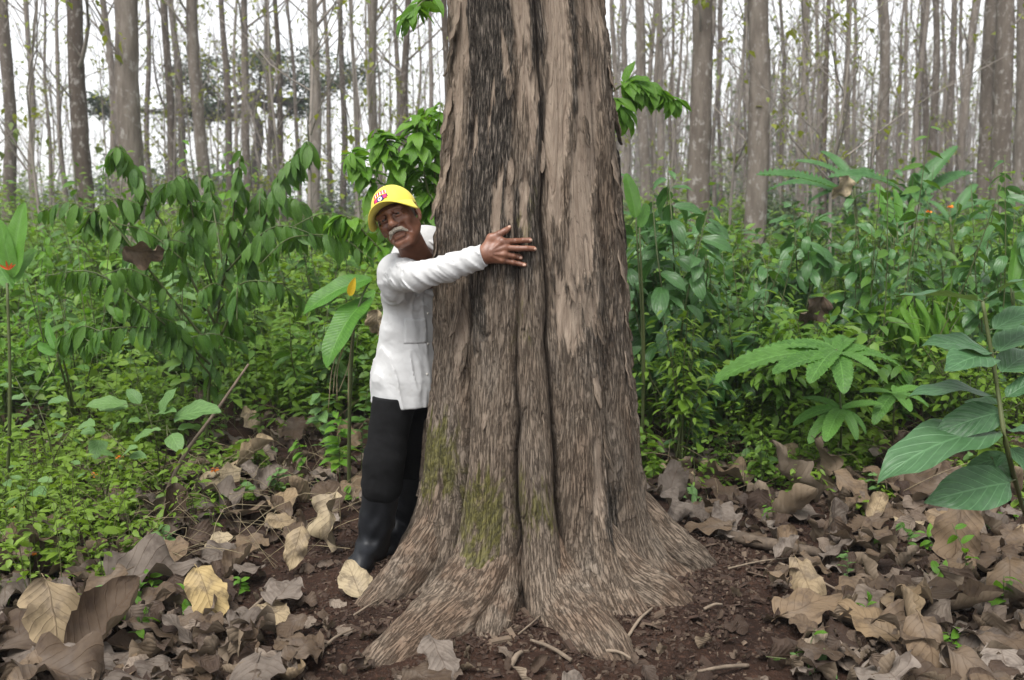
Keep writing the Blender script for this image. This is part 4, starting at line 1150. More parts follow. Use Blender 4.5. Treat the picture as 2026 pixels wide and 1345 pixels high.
for q in range(2500):
    if nb_ >= 205: break
    y = 5.6 + 17 * rb.random() ** 1.3
    x = rb.uniform(-.55, .55) * y
    u = 1013 + F_PX * x / y
    if y < 6.6 and 540 < u < 1260: continue
    if y < 7.5 and 300 < u < 760: continue
    if (1440 < u < 1540 and y < 12) or 880 < u < 1200: continue
    k = rb.choice([0, 0, 1, 2, 2, 3, 4, 4, 5] if u > 1013 else [0, 1, 2, 2, 2, 5, 0, 4])
    hmax = 1.3 if y < 10 else 1.65
    sc = min(rb.uniform(.65, 1.5), hmax / BUSH[k][2])
    if y < 7.5: sc *= .75
    side = "left" if u < 1013 else "right"
    dz = "close" if y < 8 else ("midway" if y < 13 else "farther back")
    bush(x, y, k, sc, rb.uniform(0, 6.28), "%s %s, %s" % (BW[k], dz, beside(u)), "understorey shrubs at " + side); nb_ += 1
for q in range(84):
    y = rb.uniform(24, 95); x = (rb.uniform(-.53, .53) if q < 40 else rb.uniform(.1, .53)) * y; u = 1013 + F_PX * x / y
    if 880 < u < 1200: continue
    k = rb.choice([6, 6, 7]) if u > 700 else rb.choice([6, 7, 7])
    s_b = rb.uniform(.5, .95) if y < 45 else rb.uniform(.8, 1.6)
    bush(x, y, k, s_b, rb.uniform(0, 6.28), "%s far back, %s" % (BW[k], beside(u)), "far bushes among the trunks")
for q, (u, y, s_b, k) in enumerate([(60, 80, 1.6, 6), (150, 85, 1.8, 6), (230, 82, 1.7, 6), (310, 78, 1.5, 6), (-20, 76, 1.7, 6), (370, 60, 1.4, 7), (440, 62, 1.5, 7), (400, 70, 1.7, 7), (560, 64, 1.4, 7),
                                   (640, 66, 1.4, 6), (700, 70, 1.5, 7), (760, 72, 1.4, 6), (500, 75, 1.6, 7)]):
    bush((u - 1013) / F_PX * y, y, k, s_b, q * 1.3, "%s in the far bank, %s" % (BW[k], beside(u)), "far bank of bushes at left")

# ------------------------------------------------------------------ weeds nobody could count
def cover(u, v):
    """how densely weeds stand where the ground shows at photo pixel u, v"""
    n = fbm(np.asarray(u) / 90, np.asarray(v) / 45, 3, 91)
    lim = np.where(u < 640, 1010 + np.clip((430 - u) / 300, 0, 1) * 190 - np.clip((u - 430) / 210, 0, 1) * 120, 945.0)
    return sstep(90, -60, v - lim + 260 * (n - .5)) * (.12 + 1.2 * sstep(.36, .6, n))
def herbs(n, y0, y1, hr, Lr, nleaf, near, mat, name, label, pw=1.0, stems=True, wr=.62):
    y = y0 + (y1 - y0) * RNG.random(n) ** pw
    x = RNG.uniform(-.57, .57, n) * y
    edge = RNG.random(n) < .16
    x = np.where(edge, np.sign(x) * RNG.uniform(.57, .80, n) * y, x)
    gz_ = ground_h(x, y)
    u, v = project(np.stack([x, y, gz_], -1)); u = np.clip(u, -60, 2086)
    keep = (RNG.random(n) < cover(u, v)) & (np.hypot(x - BASE.x, y - TY) > 1.25)
    keep &= ~((u > 640) & (u < 1260) & (y < 5.0))
    bare = (x > -1.75) & (x < -.35) & (y > 4.4) & (y < 6.6)
    keep &= ~(bare & (RNG.random(n) < .72))
    x, y, gz_ = x[keep], y[keep], gz_[keep]; m_ = len(x)
    pat = fbm(x * .8, y * .8, 3, 95)
    h = (hr[0] + (hr[1] - hr[0]) * RNG.random(m_) ** 1.4) * (.15 + 1.7 * sstep(.25, .75, pat))
    lean = RNG.normal(0, .22, (m_, 2)) * h[:, None]
    k = np.repeat(np.arange(m_), nleaf)
    t = .15 + .85 * RNG.random(len(k))
    P = np.stack([x[k] + lean[k, 0] * t ** 2, y[k] + lean[k, 1] * t ** 2, gz_[k] + h[k] * t], -1)
    az_ = RNG.uniform(0, 2 * PI, len(k)); e = RNG.normal(.0, .35, len(k))
    D = np.stack([np.cos(az_), np.sin(az_), e], -1)
    P = P + D * (RNG.uniform(0, .35, len(k)) * h[k] * .35)[:, None]
    P[:, 2] = np.maximum(P[:, 2], gz_[k] + .01)
    spec = RNG.random(m_)
    L = RNG.uniform(Lr[0], Lr[1], len(k)) * (.6 + .8 * spec[k])
    mb = MB()
    scatter_leaves(mb, P, D, np.tile([0, 0, 1.], (len(k), 1)) + RNG.normal(0, .35, (len(k), 3)), L, L * wr * (.6 + .6 * ((spec[k] * 7) % 1)), near=near,
                   rnd=np.clip(.35 * RNG.random(len(k)) + .65 * ((spec[k] * 13) % 1), 0, 1))
    tag(link(name, mb.mesh(name, M[mat])), label, "weeds", kind="stuff")
    if stems:
        b_ = np.stack([x, y, gz_ - .01], -1); tp = np.stack([x + lean[:, 0], y + lean[:, 1], gz_ + h], -1); md = b_ * .5 + tp * .5 - np.concatenate([lean * .25, np.zeros((m_, 1))], 1)
        w_ = np.array([[1, 0, 0], [-.5, .87, 0], [-.5, -.87, 0]]) * .0022
        Vs = np.concatenate([(b_[:, None] + w_), (md[:, None] + w_ * .8), (tp[:, None] + w_ * .4)], 1).reshape(-1, 3)
        q = np.array([(0, 1, 4, 3), (1, 2, 5, 4), (2, 0, 3, 5), (3, 4, 7, 6), (4, 5, 8, 7), (5, 3, 6, 8)])
        Fs = (q[None] + (np.arange(m_) * 9)[:, None, None]).reshape(-1, 4)
        s2 = MB(); s2.add(Vs, Fs, None, np.repeat(RNG.random(m_), 9))
        tag(link(name + "_stems", s2.mesh(name + "_stems", M['stem'])), "thin green stems of the " + name.replace("_", " "), "weeds", kind="stuff")
herbs(5600, 3.3, 5.8, (.05, .26), (.025, .055), 16, True, 'herb', "low_weeds", "low small leaved weeds creeping over the litter", .8)
herbs(3600, 5.4, 9.5, (.15, .62), (.03, .105), 20, True, 'herb', "tall_weeds", "knee high tangle of bright green weeds", .8)
herbs(1500, 6.0, 12, (.25, .8), (.06, .12), 18, True, 'bush', "dark_weeds", "darker broad leaved weeds in the tangle", .9)
herbs(4200, 9.0, 20, (.4, 1.25), (.06, .13), 20, False, 'herb', "back_weeds", "waist high weeds before the trunks", .9)
herbs(3400, 19, 60, (.7, 1.8), (.12, .26), 16, False, 'far_leaf', "far_weeds", "far undergrowth between the trunks", 1.0, False)
# dry stalks and vines lacing the weeds at left
mb = MB(); rv_ = random.Random(8)
for q in range(420):
    u, v = (rv_.uniform(150, 720), rv_.uniform(760, 1130)) if q % 3 else (rv_.uniform(1270, 1900), rv_.uniform(780, 1000))
    p = gpt(u, v); L = rv_.uniform(.12, .45); a = rv_.uniform(0, 6.28); h = rv_.uniform(.02, .22)
    if math.hypot(p.x - BASE.x, p.y - TY) < .95 or (p.x > -.75 and p.y < 4.5 and p.x < .9): continue
    e = p + Vector((math.cos(a) * L, math.sin(a) * L * .6, h))
    mid = (p + e) / 2 + Vector((rv_.gauss(0, .05), rv_.gauss(0, .05), rv_.uniform(.02, .1)))
    mb.tube(smooth_path([p, mid, e], 7), rv_.uniform(.0010, .0018), 3, cap=False, rnd=rv_.random())
tag(link("dry_stalks", mb.mesh("dry_stalks", M['straw'])), "thin straw coloured stalks and vines lacing the weeds", "stalks", kind="stuff")

# ------------------------------------------------------------------ plants one can pick out
LIB = {}
def lib(key, mat, n, L, W, kind, **kw):
    LIB[key] = []
    for k in range(n):
        k2 = dict(kw); k2['droop'] = kw.get('droop', .5) * (.6 + .8 * k / max(1, n - 1)); k2['fold'] = kw.get('fold', .25) * (1.2 - .4 * k / max(1, n - 1))
        LIB[key].append(leaf_mesh("leaf", M[mat], L, W * (.9 + .2 * ((k * .37) % 1)), kind, seed=900 + k, **k2))
lib('droop', 'droop', 5, 1, .37, 'ovate', nl=9, nw=2, fold=.22, droop=.5, wave=.03, tip=.8)
lib('bright', 'bright', 5, 1, .42, 'ovate', nl=8, nw=2, fold=.3, droop=.8, wave=.04, tip=.6)
lib('glossy', 'glossy', 5, 1, .43, 'elliptic', nl=9, nw=3, fold=.3, droop=1.0, wave=.04, tip=.6)
lib('pleated', 'pleated', 4, 1, .30, 'oblong', nl=40, nw=2, fold=.22, droop=.8, pleat=.03, nv=14, teeth=.16)
lib('frond', 'frond', 4, 1, .22, 'oblong', nl=44, nw=2, fold=.35, droop=.9, pleat=.04, nv=20, teeth=.34)
lib('lance', 'bright', 4, 1, .24, 'lance', nl=8, nw=2, fold=.3, droop=.7, wave=.03)
lib('sapling', 'sapling', 4, 1, .50, 'ovate', nl=12, nw=4, fold=.18, droop=.6, wave=.05, tip=.5)
lib('paddle', 'paddle', 3, 1, .30, 'paddle', nl=16, nw=3, fold=.3, droop=.6, wave=.05)
lib('pale', 'pale', 5, 1, .62, 'ovate', nl=8, nw=3, fold=.2, droop=.5, wave=.05)
lib('paleround', 'pale', 3, 1, .92, 'cordate', nl=9, nw=3, fold=.12, droop=.5, wave=.04)
lib('yellow', 'yellow', 1, 1, .42, 'ovate', nl=8, nw=2, fold=.3, droop=.4)
lib('bract', 'bract', 2, 1, .22, 'lance', nl=6, nw=1, fold=.7, droop=-.4)
lib('petal', 'petal', 2, 1, .8, 'round', nl=4, nw=1, fold=.3, droop=.5)
rp = random.Random(77)
class Plant:
    def __init__(s, name, label, cat, base, group=None):
        s.base = Vector(base); s.t = thing(name, label, cat, s.base, 0, group); s.st = []; s.inv = Matrix.Translation(-s.base)
    def stem(s, pts, r0, r1=None, n=12, sides=6, name="stem", mat='stem', rnd=None):
        P = smooth_path(pts, n); b_ = MB(); b_.tube(P, np.linspace(r0, r1 or r0 * .45, n), sides, rnd=rp.random() if rnd is None else rnd)
        link(name, b_.mesh(name, M[mat], s.base), parent=s.t); return P
    def leaf(s, key, p, d, sc, up=(0, 0, 1), roll=0., name="leaf"):
        return link(name, LIB[key][rp.randrange(len(LIB[key]))], parent=s.t, M=s.inv @ xf(p, d, up, roll, sc))
    def leaf_to(s, key, p, q, up=(0, 0, 1), roll=0., stretch=1.08):
        p, q = Vector(p), Vector(q); d = q - p
        return s.leaf(key, p, d + Vector((0, 0, .22 * d.length)), d.length * stretch, up, roll)
    def leafy(s, P, key, n, size, t0=.25, hang=.6, out=.7, var=.3, pet=.03, sag=True):
        """leaves left and right along a stem path"""
        m_ = len(P) - 1
        for q in range(n):
            t = t0 + (1 - t0) * (q + .5 * rp.random()) / n; f = t * m_; i = min(m_ - 1, int(f)); p = Vector(P[i] + (P[i + 1] - P[i]) * (f - i))
            T = Vector(P[i + 1] - P[i]).normalized()
            a = rp.uniform(0, 2 * PI); side = T.orthogonal().normalized(); side.rotate(Quaternion(T, a))
            d = side * out + T * .35 + Vector((0, 0, -hang)); d.normalize()
            L = size * rp.uniform(1 - var, 1 + var) * (1.0 - .35 * max(0, t - .75) / .25)
            q0 = p + side * pet
            upv = Vector((rp.gauss(0, .3), rp.gauss(-.25, .3), 1))
            s.leaf(key, q0 - side * pet * .8, d, L, upv, rp.gauss(0, .25))

# A. drooping-leaved shrub left of the man
b = gpt(405, 900); pl = Plant("drooping_shrub", "shrub with dark hanging pointed leaves left of the man", "shrub", b)
mn = [b, A(420, 700, 5.75), A(455, 470, 5.7), A(478, 292, 5.65)]
br = [(mn, .011, 26), ([A(425, 690, 5.75), A(500, 520, 5.6), A(552, 350, 5.55), A(612, 286, 5.5)], .008, 26), ([A(425, 640, 5.7), A(335, 470, 5.65), A(262, 330, 5.6), A(236, 285, 5.6)], .008, 24),
      ([A(430, 600, 5.7), A(385, 440, 5.5), A(370, 340, 5.5)], .007, 14), ([A(445, 540, 5.7), A(540, 450, 5.4), A(640, 470, 5.35)], .007, 16), ([A(420, 690, 5.7), A(300, 540, 5.5), A(200, 420, 5.45), A(165, 450, 5.4)], .008, 20),
      ([A(415, 720, 5.7), A(300, 620, 5.4), A(190, 540, 5.3), A(90, 545, 5.25)], .008, 18), ([A(440, 560, 5.7), A(500, 420, 5.8), A(520, 370, 5.85)], .006, 12), ([A(430, 620, 5.7), A(480, 560, 5.4), A(560, 560, 5.3)], .006, 12),
      ([A(415, 740, 5.7), A(340, 660, 5.5), A(215, 650, 5.3), A(165, 690, 5.3)], .006, 12), ([A(440, 520, 5.7), A(420, 400, 5.9), A(410, 340, 6.0)], .006, 12)]
for P_, r_, n_ in list(br):
    Q_ = smooth_path(P_, 20)
    for q in range(3):
        p = Vector(Q_[rp.randint(5, 18)]); a = rp.uniform(0, 6.28); L = rp.uniform(.18, .38)
        e = p + Vector((math.cos(a) * L, math.sin(a) * L * .7, rp.uniform(-.22, .05)))
        br.append(([p, (p + e) / 2 + Vector((0, 0, .05)), e], .003, 5))
for P_, r_, n_ in br: pl.leafy(pl.stem(P_, r_, .0025, 16), 'droop', int(n_ * 2.1), .135, .2, .95, .45, .3)
# B. bright shrub behind the man's head and the trunk
b = gpt(905, 935); pl = Plant("bright_shrub", "bright green leafy shrub behind the man's head and the big trunk", "shrub", b)
for P_, r_, n_, t0 in [([b, A(880, 600, 5.4), A(860, 350, 5.3), A(872, 205, 5.3)], .012, 34, .35), ([A(885, 640, 5.4), A(820, 420, 5.3), A(770, 300, 5.2), A(742, 255, 5.2)], .008, 32, .2),
                       ([A(880, 560, 5.4), A(780, 430, 5.3), A(715, 330, 5.25), A(692, 300, 5.2)], .008, 28, .2), ([A(870, 480, 5.35), A(830, 300, 5.2), A(825, 225, 5.2)], .007, 26, .15),
                       ([A(870, 420, 5.3), A(800, 310, 5.4), A(760, 290, 5.4)], .006, 22, .15), ([A(870, 350, 5.3), A(848, 260, 5.45), A(838, 210, 5.5)], .006, 18, .1),
                       ([A(880, 600, 5.4), A(760, 500, 5.3), A(690, 430, 5.3), A(660, 440, 5.3)], .007, 22, .2), ([A(880, 640, 5.4), A(790, 470, 5.5), A(730, 380, 5.5)], .007, 22, .2),
                       ([A(890, 600, 5.45), A(1050, 330, 5.5), A(1200, 190, 5.4), A(1260, 165, 5.35), A(1345, 205, 5.3)], .009, 44, .62), ([A(1200, 190, 5.4), A(1225, 205, 5.3), A(1240, 240, 5.3)], .004, 10, .1)]:
    pl.leafy(pl.stem(P_, r_, .0022, 18), 'bright', int(n_ * 2.4), .125, t0, .55, .7, .3)
# leaf spray hanging beside the trunk top
sp_b = trunk_pt(RAD(-75), 3.3)
P_ = smooth_path([sp_b - BASE, Vector(A(868, -60, 3.75)) - BASE, Vector(A(838, 0, 3.7)) - BASE, Vector(A(800, 38, 3.65)) - BASE], 14)
mb = MB(); mb.tube(P_, np.linspace(.012, .003, 14), 6); brn = link("branch", mb.mesh("branch", M['stem']), parent=old_tree)
for q in range(26):
    t = .45 + .55 * q / 25; f = t * 13; i = min(12, int(f)); p = Vector(P_[i] + (P_[i + 1] - P_[i]) * (f - i))
    d = Vector((rp.gauss(-.2, .7), rp.gauss(0, .7), rp.uniform(-.9, .1)))
    link("leaf", LIB['bright'][q % 5], parent=brn, M=xf(p, d, (0, -.3, 1), rp.gauss(0, .3), rp.uniform(.06, .10)))
# C, D. dark glossy broad-leaved plants
for lab, (ub_, vb_), y, stems in [
        ("dark glossy drooping broad leaved plant beside the right flank of the trunk", (1325, 860), 6.1, [[(1335, 620), (1330, 450), (1322, 350)], [(1310, 640), (1280, 520), (1262, 420)], [(1350, 640), (1380, 500), (1405, 400)], [(1320, 700), (1275, 640), (1255, 560)], [(1345, 700), (1390, 600), (1400, 540)], [(1320, 660), (1300, 500), (1290, 380)]]),
        ("glossy blue green plant in front of the lichen spotted trunk", (1580, 815), 6.9, [[(1580, 620), (1575, 500), (1570, 405)], [(1590, 640), (1620, 520), (1650, 440)], [(1570, 640), (1530, 560), (1505, 500)], [(1590, 680), (1650, 640), (1690, 600)], [(1575, 700), (1530, 680), (1500, 640)], [(1585, 620), (1600, 480), (1615, 415)]]),
        ("smaller dark glossy plant low behind the right litter", (1385, 870), 6.0, [[(1380, 760), (1375, 690)], [(1390, 780), (1420, 720)], [(1375, 780), (1345, 730)]]),
        ("glossy dark shrub left of the narrow leaved bush", (1720, 830), 6.6, [[(1720, 720), (1715, 640)], [(1725, 730), (1760, 670)], [(1715, 730), (1680, 690)]])]:
    b = gpt(ub_, vb_); pl = Plant("glossy_plant", lab, "plant", b, "dark glossy plants at right")
    for st in stems:
        P_ = pl.stem([b] + [A(u, v, y + rp.uniform(-.35, .25)) for u, v in st], .008, .003, 12)
        pl.leafy(P_, 'glossy', 21, .20, .3, .55, .8, .25, .05)
for k in range(92):                                  # scattered individuals of the same kind
    u, y = (rp.uniform(1250, 2030), rp.uniform(6.0, 9.5)) if k % 2 else (rp.uniform(-20, 700), rp.uniform(6.2, 10.5))
    b = at(u, 400, y); b.z = gh(b.x, b.y); h = rp.uniform(.75, 1.5) if k % 5 else rp.uniform(1.5, 2.1)
    key, sz = (('glossy', .17) if k % 3 else ('droop', .14)) if u > 1013 else [('bright', .11), ('droop', .13), ('pale', .10), ('droop', .12)][(k // 2) % 4]
    nm = {'pale': "pale_leaved_plant", 'glossy': "glossy_plant", 'droop': "drooping_shrub", 'bright': "bright_shrub"}[key]
    pl = Plant(nm, "%s %s, %s" % ({'pale': "pale leaved plant", 'glossy': "glossy dark plant", 'droop': "slender plant with hanging leaves", 'bright': "bright leafy plant"}[key], "close" if y < 8 else "midway", beside(u)), "plant", b, "scattered broad leaved plants")
    for q in range(5):
        e = b + Vector((rp.gauss(0, .22), rp.gauss(0, .22), h * rp.uniform(.7, 1)))
        P_ = pl.stem([b, (b + e) / 2 + Vector((rp.gauss(0, .05), rp.gauss(0, .05), .05)), e], .006, .002, 9)
        pl.leafy(P_, key, 11 if h < 1.5 else 17, sz, .3, .5, .8, .3, .03)
# E. tall fronded plants behind
for lab, (ub_, vb_), y, (cu, cv), tips in [
        ("fronded plant with long toothed leaves right of the lichen spotted trunk", (1690, 700), 9.6, (1690, 372), [(1535, 308), (1528, 338), (1600, 300), (1635, 278), (1770, 352), (1740, 300), (1600, 390)]),
        ("taller fronded plant with toothed leaves in the right middle", (1800, 700), 9.4, (1800, 380), [(1895, 282), (1932, 316), (1868, 302), (1700, 300), (1850, 400), (1760, 420), (1830, 300)]),
        ("low fronded plant half hidden behind the right weeds", (1880, 740), 8.6, (1880, 430), [(1960, 380), (1990, 420), (1800, 420), (1850, 370), (1930, 350)])]:
    b = gpt(ub_, vb_); pl = Plant("fronded_plant", lab, "plant", b, "fronded plants at right")
    c = Vector(A(cu, cv, y)); pl.stem([b, (b + c) / 2 + Vector((.05, 0, 0)), c], .02, .012)
    for (u, v) in tips: pl.leaf_to('frond', c + Vector((0, 0, rp.uniform(-.15, .05))), A(u, v, y + rp.uniform(-.5, .3)), (0, -.5, 1))
# F. toothed plant in front right
b = gpt(1662, 925); pl = Plant("toothed_plant", "light green plant with large toothed ribbed leaves in front at right", "plant", b)
P_ = pl.stem([b, A(1664, 820, 5.2), A(1655, 690, 5.2)], .008, .004)
top = Vector(P_[-1])
for (u, v, dy) in [(1425, 705, -.1), (1490, 672, .1), (1560, 665, .2), (1612, 735, -.35), (1742, 672, .15), (1810, 692, 0), (1730, 720, -.25), (1640, 655, .35), (1545, 735, -.3), (1690, 655, .3), (1675, 745, -.35)]:
    pl.leaf_to('pleated', top + Vector((0, 0, rp.uniform(-.05, .0))), A(u, v, 5.2 + dy), (0, -.25, 1))
md = Vector(P_[6])
for (u, v, dy) in [(1578, 815, -.1), (1610, 865, -.2), (1700, 850, -.2), (1745, 800, 0), (1640, 868, -.3), (1725, 845, -.1), (1590, 780, .1)]:
    pl.leaf_to('pleated', md, A(u, v, 5.2 + dy), (0, -.4, 1))
b = gpt(1765, 895); pl = Plant("toothed_plant", "smaller ribbed leaf plant left of the big leaved sapling", "plant", b)
P_ = pl.stem([b, A(1768, 830, 5.4), A(1770, 780, 5.4)], .006, .004)
for (u, v, dy) in [(1710, 775, -.1), (1840, 785, -.1), (1800, 810, -.25), (1740, 805, -.25), (1790, 755, .2), (1835, 762, .1)]: pl.leaf_to('pleated', P_[-1], A(u, v, 5.4 + dy), (0, -.3, 1))
# G. narrow-leaved bush
b = gpt(1835, 850); pl = Plant("narrow_leaved_bush", "bush of dense narrow bright green hanging leaves at right", "shrub", b)
for k in range(13):
    u, v = 1745 + 165 * (k / 12) + rp.uniform(-8, 8), 505 + 60 * abs(k / 12 - .45) + rp.uniform(0, 90)
    P_ = pl.stem([b, A((u + 1835) / 2, 680, 6.3), A(u, v, 6.3 + rp.uniform(-.4, .3))], .006, .002, 10)
    pl.leafy(P_, 'lance', 19, .22, .42, .75, .45, .25)
# H. big-leaved sapling at the right edge
b = gpt(2052, 1085); pl = Plant("broad_leaved_sapling", "nearest sapling with big dull green leaves at the right edge", "sapling", b)
P_ = pl.stem([b, A(2000, 920, 3.2), A(1972, 760, 3.2), A(1944, 596, 3.2)], .010, .006, 20, 8)
def near_stem(u, v): return Vector(A(u, v, 3.2))
for (u0, v0, u1, v1, dy, up, roll) in [
        (1944, 596, 1778, 592, -.03, (0, .12, 1), -.05), (1946, 594, 2062, 528, -.06, (0, .15, 1), .1), (1958, 655, 2062, 612, .03, (-.1, -.55, 1), 0.), (1968, 700, 1838, 668, -.05, (0, -.45, 1), .1),
        (1968, 700, 2060, 640, .1, (0, -.2, 1), 0.), (1980, 790, 1806, 748, -.02, (0, -.1, 1), 0.), (1984, 790, 2075, 742, 0., (0, -.3, 1), 0.), (1992, 812, 1870, 862, -.08, (0, -.9, .6), .15),
        (1990, 850, 1742, 906, -.15, (0, -.25, 1), .05), (1995, 880, 2060, 960, -.1, (.2, -.9, .6), 0.), (2010, 950, 1862, 1012, -.12, (0, -.9, .7), 0.), (1960, 905, 2012, 962, .05, (0, -.9, .5), 0.),
        (2020, 985, 2080, 1040, .0, (0, -.8, .5), 0.), (1975, 740, 2055, 700, .15, (0, -.5, 1), 0.), (1965, 700, 1890, 730, -.18, (0, -.6, 1), 0.), (1990, 850, 2070, 860, -.15, (0, -.5, 1), 0.), (1985, 800, 1905, 800, .12, (0, -.6, 1), 0.), (2000, 900, 1915, 935, .05, (0, -.8, .7), 0.)]:
    p = near_stem(u0, v0); q = Vector(A(u1, v1, 3.2 + dy)); d = q - p; p2 = p + d * .08
    pl.stem([p, (p + p2) / 2 + Vector((0, 0, .004)), p2], .0028, .002, 4, 5, "petiole")
    pl.leaf_to('sapling', p2, q, up, roll, 1.06)
# I. heliconia at the left edge
b = gpt(12, 1010); pl = Plant("heliconia", "heliconia with red bracts and upright paddle leaves at the left edge", "plant", b)
c = Vector(A(14, 560, 4.6)); P_ = pl.stem([b, A(20, 780, 4.6), c], .009, .006)
for (u, v, up, s0) in [(38, 405, (0, -1, .1), 548), (-8, 440, (.3, -1, 0), 545), (62, 478, (0, -1, .3), 560), (-40, 500, (0, -1, .3), 570)]: pl.leaf_to('paddle', A(26, s0, 4.6), A(u, v, 4.6 + rp.uniform(-.1, .1)), up)
for (u, v) in [(24, 500), (48, 508), (8, 522), (40, 525)]: pl.leaf('bract', A(16, 534, 4.55), Vector(A(u - 10, v, 4.55)) - Vector(A(16, 534, 4.55)), .05, (0, -1, .2), 0, "bract")
# J. banana-like plant beside the man
b = gpt(690, 975); pl = Plant("paddle_leaf_plant", "plant with broad drooping paddle leaves left of the man's waist", "plant", b)
c = Vector(A(700, 640, 4.85)); pl.stem([b, A(692, 800, 4.9), c], .011, .008)
for (u0, v0, u1, v1, dy, up) in [(735, 552, 606, 600, -.1, (0, -.7, 1)), (728, 590, 640, 692, -.25, (-.3, -.8, .5)), (715, 640, 655, 640, .1, (0, -.4, 1)), (700, 640, 745, 570, .2, (0, -1, .3))]:
    p = Vector(A(u0, v0, 4.95)); pl.stem([c, (c + p) / 2 + Vector((0, 0, .03)), p], .007, .004, 8, 6, "leaf_stalk"); pl.leaf_to('paddle', p, A(u1, v1, 4.85 + dy), up)
pl.leaf_to('yellow', A(692, 585, 4.7), A(702, 556, 4.65), (0, -1, .2))
for q in range(5):
    u = 655 + 9 * q; pl.stem([c, A(u + rp.uniform(-8, 8), 720, 4.75), A(u + rp.uniform(-15, 15), 790 + rp.uniform(-20, 30), 4.7)], .0035, .002, 8, 4, "dead_leaf_strip", 'straw')
# K. pale-leaved weeds in front at left
for lab, base_uv, stems in [
        ("pale broad leaved weed under the leaning stick", (318, 955), [([(310, 880), (288, 800)], [(172, 800), (196, 812), (250, 768), (345, 818), (425, 812), (258, 830), (340, 770)], 'pale', 4.85), ([(330, 890), (330, 840)], [(262, 872), (352, 893), (300, 850), (385, 845)], 'pale', 4.75), ([(260, 900), (205, 850)], [(188, 905), (160, 855), (235, 835)], 'paleround', 4.7)]),
        ("pale weed with paired leaves at the far left", (95, 960), [([(80, 850), (30, 745)], [(8, 730), (70, 738), (0, 762), (85, 770), (20, 790)], 'pale', 4.75), ([(100, 880), (75, 800)], [(40, 800), (130, 790), (60, 830), (125, 828), (35, 845)], 'pale', 4.7), ([(110, 900), (140, 850)], [(110, 835), (180, 840), (160, 880), (100, 870)], 'pale', 4.65)]),
        ("low pale weed in the left foreground weeds", (40, 1040), [([(45, 1000), (60, 950)], [(20, 945), (100, 950), (40, 970), (85, 985), (10, 1000)], 'pale', 4.25), ([(30, 1000), (5, 930)], [(-20, 925), (40, 920), (15, 960)], 'pale', 4.3)]),
        ("pale weed left of the stick in the foreground", (210, 1010), [([(215, 960), (240, 900)], [(200, 900), (285, 905), (240, 930), (260, 880)], 'pale', 4.5), ([(200, 960), (170, 920)], [(140, 915), (180, 890), (155, 945)], 'pale', 4.5)])]:
    b = gpt(*base_uv); pl = Plant("pale_weed", lab, "weed", b, "pale leaved weeds in the left foreground")
    for path, tips, key, y in stems:
        P_ = pl.stem([b] + [A(u, v, y) for u, v in path], .0045, .002, 10)
        for k, (u, v) in enumerate(tips):
            p0 = Vector(P_[-1 - (k // 2) % 4]); q0 = Vector(A(u, v, y + rp.uniform(-.15, .1))); p1 = p0.lerp(q0, .38); pl.stem([p0, p1], .0018, .0014, 3, 4, 'petiole'); pl.leaf_to(key, p1, q0, (rp.gauss(0, .2), -.45, 1))
# L. single bright paddle leaves and low paddle plants
for lab, bu, tips, y in [("bright upright paddle leaf plant right beside the trunk", (1270, 905), [((1258, 430), (1242, 338)), ((1265, 450), (1290, 395))], 5.5),
                         ("bright paddle leaves in the right middle", (1775, 770), [((1775, 440), (1785, 372)), ((1760, 440), (1742, 360)), ((1790, 440), (1815, 395))], 7.9),
                         ("paddle leaves behind the sapling at the right edge", (2010, 850), [((2000, 570), (2022, 480)), ((2005, 575), (2060, 520))], 6.0),
                         ("low paddle leaf plant among the left weeds", (150, 880), [((110, 690), (85, 640)), ((120, 690), (170, 640)), ((112, 700), (60, 690))], 5.6)]:
    b = gpt(*bu); pl = Plant("paddle_plant", lab, "plant", b, "upright paddle leaf plants")
    for (a_, t_) in tips:
        p = Vector(A(*a_, y)); pl.stem([b, (b + p) / 2 + Vector((.02, 0, 0)), p], .009, .005, 9, 6, "leaf_stalk"); pl.leaf_to('paddle', p, A(*t_, y + .05), (rp.gauss(0, .3), -1, .15))
# M. small orange flowers among the weeds
for k, (u, v, lab) in enumerate([(46, 1086, "pair of orange flowers low at the left edge, left one"), (62, 1096, "pair of orange flowers low at the left edge, right one"), (24, 1008, "yellow orange flower above the pair at the left edge"),
                      (124, 1030, "small orange flower right of the yellow orange one"), (30, 975, "orange flower at the left edge under pale leaves"), (186, 940, "orange flower head beside the pale weed"), (236, 905, "orange flower head under the pale round leaf"),
                      (425, 930, "yellow orange flower head right of the leaning stick"), (1838, 420, "red orange flower spike in the right middle"), (1880, 410, "red orange flower spike right of the other one")]):
    y = 7.4 if v < 500 else ground(u, v + 55).y
    b = at(u, 700, y); b.z = gh(b.x, b.y); c = Vector(A(u, v, y))
    pl = Plant("orange_flower", lab, "flower", b, "small orange flowers among the weeds")
    pl.stem([b, (b + c) / 2 + Vector((.02, 0, 0)), c], .002, .0015, 6, 4)
    for q in range(9):
        d = Vector((rp.gauss(0, 1), rp.gauss(-.3, 1), rp.uniform(-.1, 1))); pl.leaf('petal', c, d, .022 if v > 500 else .024, (0, -.5, 1), rp.random(), "petal")
